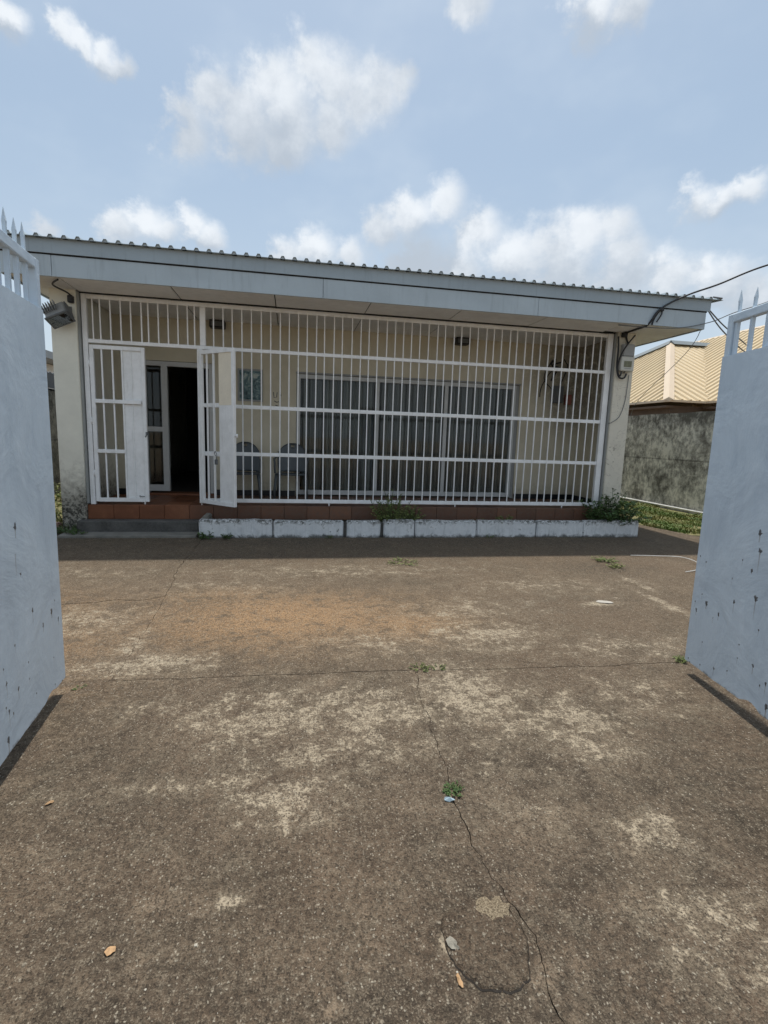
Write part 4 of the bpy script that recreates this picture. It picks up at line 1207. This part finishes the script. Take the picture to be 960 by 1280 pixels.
C1 = (11.1, 13.8, 2.8); A1 = (15.4, 19.4, 5.6); C2 = (11.1, 26.0, 2.8); A2 = (18.2, 19.6, 5.65)
V0 = (12.4, 14.3, 2.8)
RT = 17.7; RZ = 6.1
near = (12.4, 3.0, 2.8); ridge_n = (RT, 3.0, RZ); ridge_f = (RT + 0.4, 21.5, RZ)
roof_face([C1, C2, A1], 'roof_panel', M['tan_roof'], nb)
roof_face([C1, (13.6, 13.8, 2.8), A2, A1], 'roof_panel', M['tan_roof'], nb)
roof_face([near, (12.4, 14.4, 2.78), (17.9, 21.3, RZ), ridge_n], 'roof_panel', M['tan_roof'], nb)
roof_face([(23.0, 3.0, 2.8), (23.0, 26.0, 2.8), ridge_f, ridge_n], 'roof_panel', M['tan_roof'], nb)
roof_face([C2, (23, 26, 2.8), ridge_f, A1], 'roof_panel', M['tan_roof'], nb, spacing=99)


def cap(a, c, m, name, wd=0.16, h=0.05, lift=0.05):
    a, c = Vector(a), Vector(c); d = (c - a).normalized(); s_ = d.cross(Vector((0, 0, 1))).normalized()
    u = Vector((0, 0, 1)); b = MB()
    b.add([a - s_ * wd + u * 0.0, a + u * (lift + h), a + s_ * wd, c - s_ * wd, c + u * (lift + h), c + s_ * wd], [(0, 1, 4, 3), (1, 2, 5, 4), (0, 2, 1), (3, 4, 5), (0, 3, 5, 2)])
    b.build(name, m, nb)


cap(C1, A1, M['tan_cap'], 'hip_cap', 0.15, 0.04, 0.05)
cap(C2, A1, M['ridge'], 'hip_cap', 0.22, 0.12, 0.06); cap(A1, A2, M['ridge'], 'ridge_cap', 0.22, 0.12, 0.06)
cap(ridge_n, ridge_f, M['tan_cap'], 'ridge_cap', 0.2, 0.06, 0.05)
cap((12.45, 14.3, 2.84), (17.5, 20.6, 5.9), M['ridge'], 'valley_gutter', 0.06, 0.0, 0.02)
b = MB(); b.box(11.5, 22.6, 14.2, 25.6, -0.05, 2.68); b.box(12.8, 22.6, 3.3, 14.21, -0.05, 2.68); b.build('wall', M['shaded_brown_wall'], nb)
b = MB(); b.box(11.08, 11.16, 13.76, 26, 2.75, 2.815); b.build('eave_board', M['tan_cap'], nb)
b = MB(); b.box(11.16, 12.44, 13.76, 13.84, 2.75, 2.813); b.build('eave_board', M['tan_cap'], nb)
b = MB(); b.box(12.36, 12.44, 3.0, 13.759, 2.75, 2.815); b.build('eave_board', M['tan_cap'], nb)
b = MB(); b.box(11.2, 11.49, 14.0, 26, 2.60, 2.66); b.box(12.5, 12.79, 3.1, 14.0, 2.60, 2.66); b.build('eave_soffit', M['shaded_brown_wall'], nb)

# background on the other side: shed with dark sheets, white house with shallow roof
sh = tag(empty('shed', (-6.6, 14.5, 0)), 'low shed with dark corrugated roof edge behind the dark boundary wall', 'shed')
b = MB(); b.box(-8.2, -5.7, 12.2, 18.0, -0.05, 2.3); b.build('wall', M['boundary_dark'], sh)
b = MB()
vs = []; fs = []
for i in range(60):
    y = 11.9 + i * 0.105; h = 0.03 if i % 2 else 0.0
    vs += [(-5.5, y, 2.62 + h), (-5.5, y, 2.28), (-8.4, y, 2.75 + h)]
for i in range(59):
    a = i * 3; fs += [(a, a + 1, a + 4, a + 3), (a, a + 3, a + 5, a + 2)]
b.add(vs, fs); b.build('roof', simple('dark_roof_sheet', (0.05, 0.055, 0.06), 0.6, 0.3), sh)
wh = tag(empty('background_house', (-11, 22, 0)), 'distant white house with shallow grey roof seen beside the mouldy pillar', 'house')
b = MB(); b.box(-14, -8.7, 17, 27, -0.05, 3.64); b.build('wall', M['white_wall'], wh)
b = MB(); b.add([(-8.0, 16.4, 3.66), (-8.0, 27.6, 3.66), (-14.6, 27.6, 3.66), (-14.6, 16.4, 3.66), (-8.0, 16.4, 3.9), (-8.0, 27.6, 3.9), (-14.6, 27.6, 3.9), (-14.6, 16.4, 3.9), (-11.3, 17.6, 4.5), (-11.3, 26.4, 4.5)],
              [(0, 3, 2, 1), (0, 1, 5, 4), (1, 2, 6, 5), (2, 3, 7, 6), (3, 0, 4, 7), (4, 5, 9, 8), (6, 7, 8, 9), (5, 6, 9), (7, 4, 8)])
b.build('roof', simple('grey_far_roof', (0.27, 0.29, 0.30), 0.6, 0.1), wh)


# ------------------------------------------------------------------ gate leaves
def gate_leaf(hinge, ang, side, plate_top, top, spacing, first, label, seed):
    L = 1.75; r = random.Random(seed)
    root = tag(empty('gate_leaf', (hinge[0], hinge[1], 0), ang, local=True), label, 'gate', 'driveway gate leaves')
    G = M['gate'] if side > 0 else M['gate_less']; zb = 0.085; T = 0.022
    # sheet with a rust-eaten lower edge, on both faces of the frame
    for sd in (side, -side):
        y0, y1 = sorted((sd * T, sd * (T + 0.003)))
        b = MB(); n = 60; vs = []
        for i in range(n + 1):
            x = L * i / n
            e = 0.006 * mnoise.noise(Vector((x * 7, seed, sd))) + max(0, mnoise.noise(Vector((x * 5.5, seed + 3, sd))) - 0.12) * 0.06
            if i in (0, n): e = 0
            vs += [(x, y0, zb + e), (x, y1, zb + e), (x, y0, plate_top), (x, y1, plate_top)]
        fs = []
        for i in range(n):
            a = i * 4; c = a + 4
            fs += [(a, c, c + 2, a + 2), (a + 1, a + 3, c + 3, c + 1), (a, a + 1, c + 1, c), (a + 2, c + 2, c + 3, a + 3)]
        fs += [(0, 2, 3, 1), (n * 4, n * 4 + 1, n * 4 + 3, n * 4 + 2)]
        b.add(vs, fs); b.build('sheet_panel', G, root)
    b = MB(); b.cbox(L - 0.045, L - 0.002, -T + 0.001, T - 0.001, zb + 0.005, top, 0.004); b.build('end_post', G, root)
    b = MB(); b.cbox(0.0, 0.05, -T + 0.001, T - 0.001, zb + 0.005, top, 0.004); b.build('hinge_post', G, root)
    b = MB(); b.cbox(0.05, L - 0.045, -T + 0.002, T - 0.002, top - 0.048, top - 0.001, 0.004); b.build('top_rail', G, root)
    b = MB(); b.box(0.05, L - 0.045, -T + 0.002, T - 0.002, zb + 0.03, zb + 0.07); b.build('bottom_rail', G, root)
    b = MB(); b.box(0.05, L - 0.045, -T + 0.002, T - 0.002, plate_top - 0.05, plate_top - 0.012); b.build('middle_rail', G, root)
    x = L - first; k = 0
    while x > 0.09:
        b = MB(); b.box(x - 0.009, x + 0.009, -0.009, 0.009, plate_top - 0.02, top - 0.04); b.build('bar', G, root)
        dx = r.uniform(-0.006, 0.006); hh = 0.118 + r.uniform(-0.012, 0.012)
        b = MB(); z0 = top - 0.004
        q = [(0.0065, 0), (0.0068, hh * 0.45), (0.0075, hh * 0.55), (0.0006, hh)]
        vs = []
        for rr, h in q:
            cx = x + dx * h / hh
            vs += [(cx - rr, -rr, z0 + h), (cx + rr, -rr, z0 + h), (cx + rr, rr, z0 + h), (cx - rr, rr, z0 + h)]
        fs = [(4 * i + j, 4 * i + (j + 1) % 4, 4 * i + 4 + (j + 1) % 4, 4 * i + 4 + j) for i in range(3) for j in range(4)] + [(12, 13, 14, 15)]
        b.add(vs, fs); b.build('spike', G, root)
        x -= spacing; k += 1
    return root


aL = R(90 + 5.15); aR = R(90 - 10.2)
gate_leaf((-1.045, 1.057), aL, -1, 1.951, 2.175, 0.094, 0.118, 'blue grey sheet steel gate leaf with spikes on the floodlight side of the driveway', 1)
gate_leaf((2.156, 0.913), aR, 1, 1.925, 2.154, 0.117, 0.062, 'blue grey sheet steel gate leaf with spikes on the lawn side of the driveway', 2)
for (hx, hy, sx, lab) in ((-1.033, 1.057, -1, 'square rendered gate pillar on the shed side of the driveway'), (2.143, 0.913, 1, 'square rendered gate pillar on the neighbour side of the driveway')):
    b = MB(); x0, x1 = sorted((hx + sx * 0.06, hx + sx * 0.46)); b.cbox(x0, x1, hy - 0.48, hy - 0.08, -0.03, 2.35, 0.012)
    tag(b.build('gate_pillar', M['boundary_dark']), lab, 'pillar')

# ------------------------------------------------------------------ fittings
# floodlight on the pillar
fl = tag(empty('floodlight', (-2.9, 7.30, 2.79)), 'finned grey floodlight tilted on the mouldy pillar', 'floodlight')
fm = Matrix(((0.904, 0.18, -0.388, -2.865), (0.02, 0.889, 0.458, 7.22), (0.427, -0.421, 0.80, 2.785), (0, 0, 0, 1)))


def fput(b, name, m):
    b.xform(fm); return b.build(name, m, fl)


b = MB(); b.cbox(-.125, .125, -.085, .095, -.075, .085, 0.012); fput(b, 'housing', M['flood'])
b = MB(); b.cbox(-.138, .138, -.098, .108, -.098, -.0755, 0.006); fput(b, 'lens_frame', M['flood_dark'])
b = MB(); b.box(-.115, .115, -.075, .085, -.102, -.0985); fput(b, 'lens', M['glass'])
for i in range(6):
    b = MB(); x = -.122 + i * 0.030; b.box(x, x + 0.007, -.128, -.083, -.02, .108); fput(b, 'fin', M['flood'])
for x in (-0.09, 0.10):
    b = MB(); b.tube([(x, 0.02, -.112), (x, 0.02, -.095)], 0.012, 8); fput(b, 'screw', M['flood_dark'])
b = MB(); b.box(.126, .140, -.06, .08, -.07, .09); fput(b, 'side_plate', M['flood_dark'])
b = MB(); b.tube([(-2.83, 7.41, 2.86), (-2.83, 7.34, 2.85), (-2.84, 7.27, 2.82)], 0.014, 8); b.cbox(-2.89, -2.77, 7.385, 7.399, 2.80, 2.92, 0.003); b.build('bracket', M['flood_dark'], fl)

# lamp boxes under the porch ceiling
for x, lab in ((-1.154, 'small black lamp box under the porch ceiling above the entrance'), (2.84, 'small black lamp box under the porch ceiling above the sliding door')):
    lb = tag(empty('ceiling_lamp', (x, 8.63, ZC)), lab, 'lamp', 'lamp boxes under the porch ceiling')
    b = MB(); b.cbox(x - 0.115, x + 0.115, 8.55, 8.71, ZC - 0.12, ZC - 0.01, 0.008); b.build('body', M['black'], lb)
    b = MB(); b.box(x - 0.09, x + 0.09, 8.546, 8.5495, ZC - 0.10, ZC - 0.03); b.build('louvre', M['flood_dark'], lb)
    b = MB(); b.box(x - 0.03, x + 0.03, 8.60, 8.66, ZC - 0.011, ZC + 0.002); b.build('mount', M['black'], lb)

# picture
pc = tag(empty('framed_picture', (-0.67, YW, 2.17)), 'small framed teal picture hanging on the porch wall above the chairs', 'picture')
b = MB(); b.box(-0.865, -0.838, YW - 0.022, YW - 0.0005, 1.915, 2.425); b.box(-0.497, -0.470, YW - 0.022, YW - 0.0005, 1.915, 2.425)
b.box(-0.838, -0.497, YW - 0.022, YW - 0.0005, 1.915, 1.94); b.box(-0.838, -0.497, YW - 0.022, YW - 0.0005, 2.40, 2.425); b.build('frame', M['alu_grey'], pc)
b = MB(); b.box(-0.838, -0.497, YW - 0.012, YW - 0.001, 1.94, 2.40); b.build('print', M['picture'], pc)
# hand marks scratched on the wall
b = MB()
for q in ([(-0.30, 2.08), (-0.29, 1.99), (-0.25, 2.0), (-0.24, 2.08)], [(-0.19, 2.09), (-0.18, 2.02)], [(-0.29, 1.94), (-0.25, 1.92), (-0.21, 1.93)], [(-0.27, 1.87), (-0.23, 1.86)]):
    b.tube([(x, YW - 0.002, z) for x, z in q], 0.006, 5)
tag(b.build('wall_scrawl', M['flood_dark']), 'dark scribbled marks on the porch wall beside the framed picture', 'marks')

# plastic chairs
def chair(x, y, rz, label):
    root = tag(empty('plastic_chair', (x, y, FL), rz, local=True), label, 'chair', 'plastic chairs on the porch')
    P = M['plastic']
    # seat, dished
    b = MB(); n = 10; vs = []; hw = 0.235
    for j in range(n + 1):
        for i in range(n + 1):
            u = i / n * 2 - 1; v = j / n * 2 - 1
            wv = hw * (1.0 - 0.06 * (v + 1) / 2)
            z = 0.425 - 0.022 * (1 - u * u) * (1 - v * v) - 0.02 * (v + 1) / 2 - (0.02 if v < -0.85 else 0)
            vs.append((u * wv, v * 0.22 - 0.01, z))
    N1 = n + 1; fs = [(j * N1 + i, j * N1 + i + 1, (j + 1) * N1 + i + 1, (j + 1) * N1 + i) for j in range(n) for i in range(n)]
    off = len(vs); vs += [(p[0], p[1], p[2] - 0.014) for p in vs[:off]]
    fs += [tuple(off + k for k in reversed(f)) for f in fs[:n * n]]
    ring = [i for i in range(N1)] + [j * N1 + n for j in range(1, N1)] + [n * N1 + i for i in range(n - 1, -1, -1)] + [j * N1 for j in range(n - 1, 0, -1)]
    for k in range(len(ring)):
        a, c = ring[k], ring[(k + 1) % len(ring)]; fs.append((a, a + off, c + off, c))
    b.add(vs, fs, True); b.build('seat', P, root)
    b = MB(); b.tube([(-0.23, -0.235, 0.405), (0, -0.24, 0.40), (0.23, -0.235, 0.405)], 0.013, 8); b.build('seat_rim', P, root)
    # backrest: arched panel leaning back, curved round the sitter, three slots
    b = MB(); rows = 14; cols = 16; grid = {}
    def bp(u, t):
        top = 0.47 * (1 - 0.30 * abs(u) ** 2.6)
        z = 0.42 + t * top
        w_ = 0.215 + 0.02 * math.sin(t * 2.6)
        return Vector((u * w_, 0.205 + 0.11 * t * (top / 0.47) - 0.05 * abs(u) ** 2, z))
    for j in range(rows + 1):
        for i in range(cols + 1):
            grid[i, j] = bp(i / cols * 2 - 1, j / rows)
    vs = []; fs = []; idx = {}
    for k, q in grid.items(): idx[k] = len(vs); vs.append(q)
    off = len(vs); vs += [q + Vector((0, 0.012, 0)) for q in vs[:off]]
    slot = {(i, j) for i in (7, 8) for j in (12,)}
    solid = {(i, j) for i in range(cols) for j in range(rows)} - slot
    for (i, j) in solid:
        f = (idx[i, j], idx[i + 1, j], idx[i + 1, j + 1], idx[i, j + 1])
        fs += [f, tuple(off + k for k in reversed(f))]
        for (di, dj, e) in ((-1, 0, (0, 3)), (1, 0, (1, 2)), (0, -1, (0, 1)), (0, 1, (3, 2))):
            if (i + di, j + dj) not in solid:
                a, c = f[e[0]], f[e[1]]; fs.append((a, a + off, c + off, c))
    b.add(vs, fs, True); b.build('backrest', P, root)
    for s_ in (-1, 1):
        b = MB()
        b.tube(smooth_path([(s_ * 0.225, 0.24, 0.70), (s_ * 0.262, 0.16, 0.655), (s_ * 0.268, -0.02, 0.64), (s_ * 0.262, -0.18, 0.63), (s_ * 0.25, -0.225, 0.585), (s_ * 0.242, -0.225, 0.42)], 5),
               [0.016] * 26, 8); b.build('armrest', P, root)
        b = MB(); b.tube([(s_ * 0.225, -0.20, 0.41), (s_ * 0.245, -0.235, 0.20), (s_ * 0.255, -0.25, 0.0)], [0.026, 0.022, 0.018], 8); b.build('leg', P, root)
        b = MB(); b.tube([(s_ * 0.20, 0.19, 0.42), (s_ * 0.225, 0.235, 0.20), (s_ * 0.24, 0.265, 0.0)], [0.026, 0.022, 0.018], 8); b.build('leg', P, root)
    return root


chair(-0.74, 8.36, R(2), 'slate grey plastic armchair under the picture, partly behind the open grille leaf')
chair(0.0, 8.38, R(-3), 'slate grey plastic armchair at the edge of the sliding glass door')

# electricity meter and its cables
mt = tag(empty('electricity_meter', (5.08, 7.4, 2.54)), 'pale electricity meter box with grey cover on the peeling pillar', 'meter')
b = MB(); b.cbox(4.975, 5.20, 7.29, 7.399, 2.54, 2.76, 0.012); b.build('meter_body', M['meter'], mt)
b = MB(); b.cbox(5.01, 5.20, 7.31, 7.399, 2.765, 2.95, 0.012); b.build('terminal_cover', M['meter_grey'], mt)
b = MB(); b.cbox(5.02, 5.15, 7.283, 7.2895, 2.60, 2.69, 0.003); b.build('display', M['meter_win'], mt)
b = MB(); b.box(5.03, 5.14, 7.281, 7.2828, 2.575, 2.585); b.build('label_strip', M['meter_grey'], mt)
b = MB(); b.tube([(5.03, 7.35, 2.54), (5.03, 7.35, 2.50)], 0.014, 8); b.tube([(5.08, 7.35, 2.54), (5.08, 7.35, 2.51)], 0.012, 8); b.build('cable_gland', M['flood_dark'], mt)


def cable(pts, rad, label, m='cable', name='cable', n=8):
    b = MB(); b.tube(smooth_path(pts, n), rad, 6); return tag(b.build(name, M[m]), label, 'cable')


cable([(5.12, 7.36, 2.93), (5.06, 7.36, 3.10), (5.03, 7.1, 3.115), (5.0, 6.84, 3.112), (5.03, 6.77, 3.18), (5.10, 6.755, 3.30), (5.26, 6.73, 3.42), (5.55, 6.69, 3.56), (5.92, 6.62, 3.70), (6.28, 6.45, 3.87), (6.75, 6.1, 4.05), (7.6, 5.2, 4.5), (9.0, 3.4, 5.4)], 0.014,
      'thick black service cable running from the meter over the fascia into the sky')
cable([(4.93, 7.36, 3.06), (4.955, 7.37, 2.85), (4.95, 7.36, 2.62), (4.99, 7.35, 2.46), (5.08, 7.35, 2.44), (5.12, 7.35, 2.51)], 0.013, 'black cable looping under the meter box beside the grille')
cable([(5.17, 7.30, 3.08), (5.02, 7.28, 2.90), (4.95, 7.30, 2.74), (4.945, 7.33, 2.56), (5.0, 7.34, 2.47), (5.03, 7.35, 2.51)], 0.011, 'thin black cable curving across the front of the meter cover')
cable([(5.05, 6.78, 3.12), (5.08, 6.775, 3.22), (5.16, 6.765, 3.335), (5.17, 6.76, 3.27), (5.11, 6.77, 3.16)], 0.010, 'thin stray cable tied to the fascia board beside the service cable')
b = MB(); b.cbox(5.145, 5.20, 6.745, 6.79, 3.31, 3.36, 0.008); tag(b.build('cable_clamp', M['black']), 'black clamp holding cables to the fascia board', 'clamp')
b = MB(); b.cbox(4.99, 5.05, 7.30, 7.39, 3.05, 3.12, 0.008); tag(b.build('junction_box', M['black']), 'black junction box under the soffit above the meter', 'box')
cable([(5.19, 7.385, 2.5), (5.17, 7.39, 2.1), (5.10, 7.39, 1.86), (4.98, 7.39, 1.76), (4.93, 7.42, 1.74)], 0.005, 'thin grey wire hanging down the peeling pillar', 'grey_cable')
cable([(5.94, 6.81, 3.43), (6.6, 7.2, 3.31), (7.55, 7.75, 3.20), (9.8, 10.0, 3.68)], 0.010, 'upper of two grey wires sloping from the roof corner to the neighbour', 'grey_cable')
cable([(5.94, 6.81, 3.41), (6.52, 7.15, 3.24), (7.5, 7.75, 3.10), (9.9, 10.0, 3.50)], 0.010, 'lower of two grey wires sloping from the roof corner to the neighbour', 'grey_cable')
cable([(4.6, 6.9, 3.11), (5.4, 6.79, 3.10), (5.95, 6.75, 3.21), (6.3, 6.7, 3.36), (6.9, 6.5, 3.6), (8.2, 6.0, 4.3)], 0.007, 'thin grey wire rising past the spiked gate from the soffit', 'grey_cable')
cable([(5.95, 6.83, 3.40), (6.15, 7.3, 2.95), (6.6, 9.0, 2.3), (8.6, 12.0, 2.17)], 0.005, 'fine wire falling from the roof corner to the boundary wall', 'grey_cable')
cable([(-2.74, 7.38, 3.02), (-2.80, 7.36, 3.08), (-2.86, 7.1, 3.10), (-2.72, 6.9, 3.115)], 0.010, 'dark cable under the soffit above the floodlight')
b = MB(); b.cbox(-2.80, -2.735, 7.33, 7.395, 2.96, 3.05, 0.01); tag(b.build('junction_box', M['black']), 'black junction box at the top of the mouldy pillar', 'box')
# tangle of wiring on the porch wall near the meter
r5 = random.Random(9)
tg = tag(empty('wiring_tangle', (4.85, 8.6, 2.3)), 'tangle of dark wiring hanging in the mouldy porch corner', 'wiring')
for k in range(5):
    x0 = 4.5 + 0.5 * r5.random(); pts = [(x0, 8.69, 2.95 - 0.3 * r5.random())]
    for q in range(4):
        pts.append((min(5.12, max(4.3, pts[-1][0] + r5.uniform(-0.2, 0.2))), 8.66 + r5.uniform(-0.03, 0.03), pts[-1][2] - r5.uniform(0.05, 0.28)))
    b = MB(); b.tube(smooth_path(pts, 5), 0.008 + 0.006 * r5.random(), 5); b.build('strand', M['cable'], tg)
b = MB(); b.cbox(4.86, 4.98, 8.64, 8.715, 2.10, 2.28, 0.01); b.build('red_switch', M['red'], tg)
b = MB(); b.cbox(4.60, 4.80, 8.62, 8.718, 2.12, 2.42, 0.01); b.build('fuse_box', M['flood_dark'], tg)
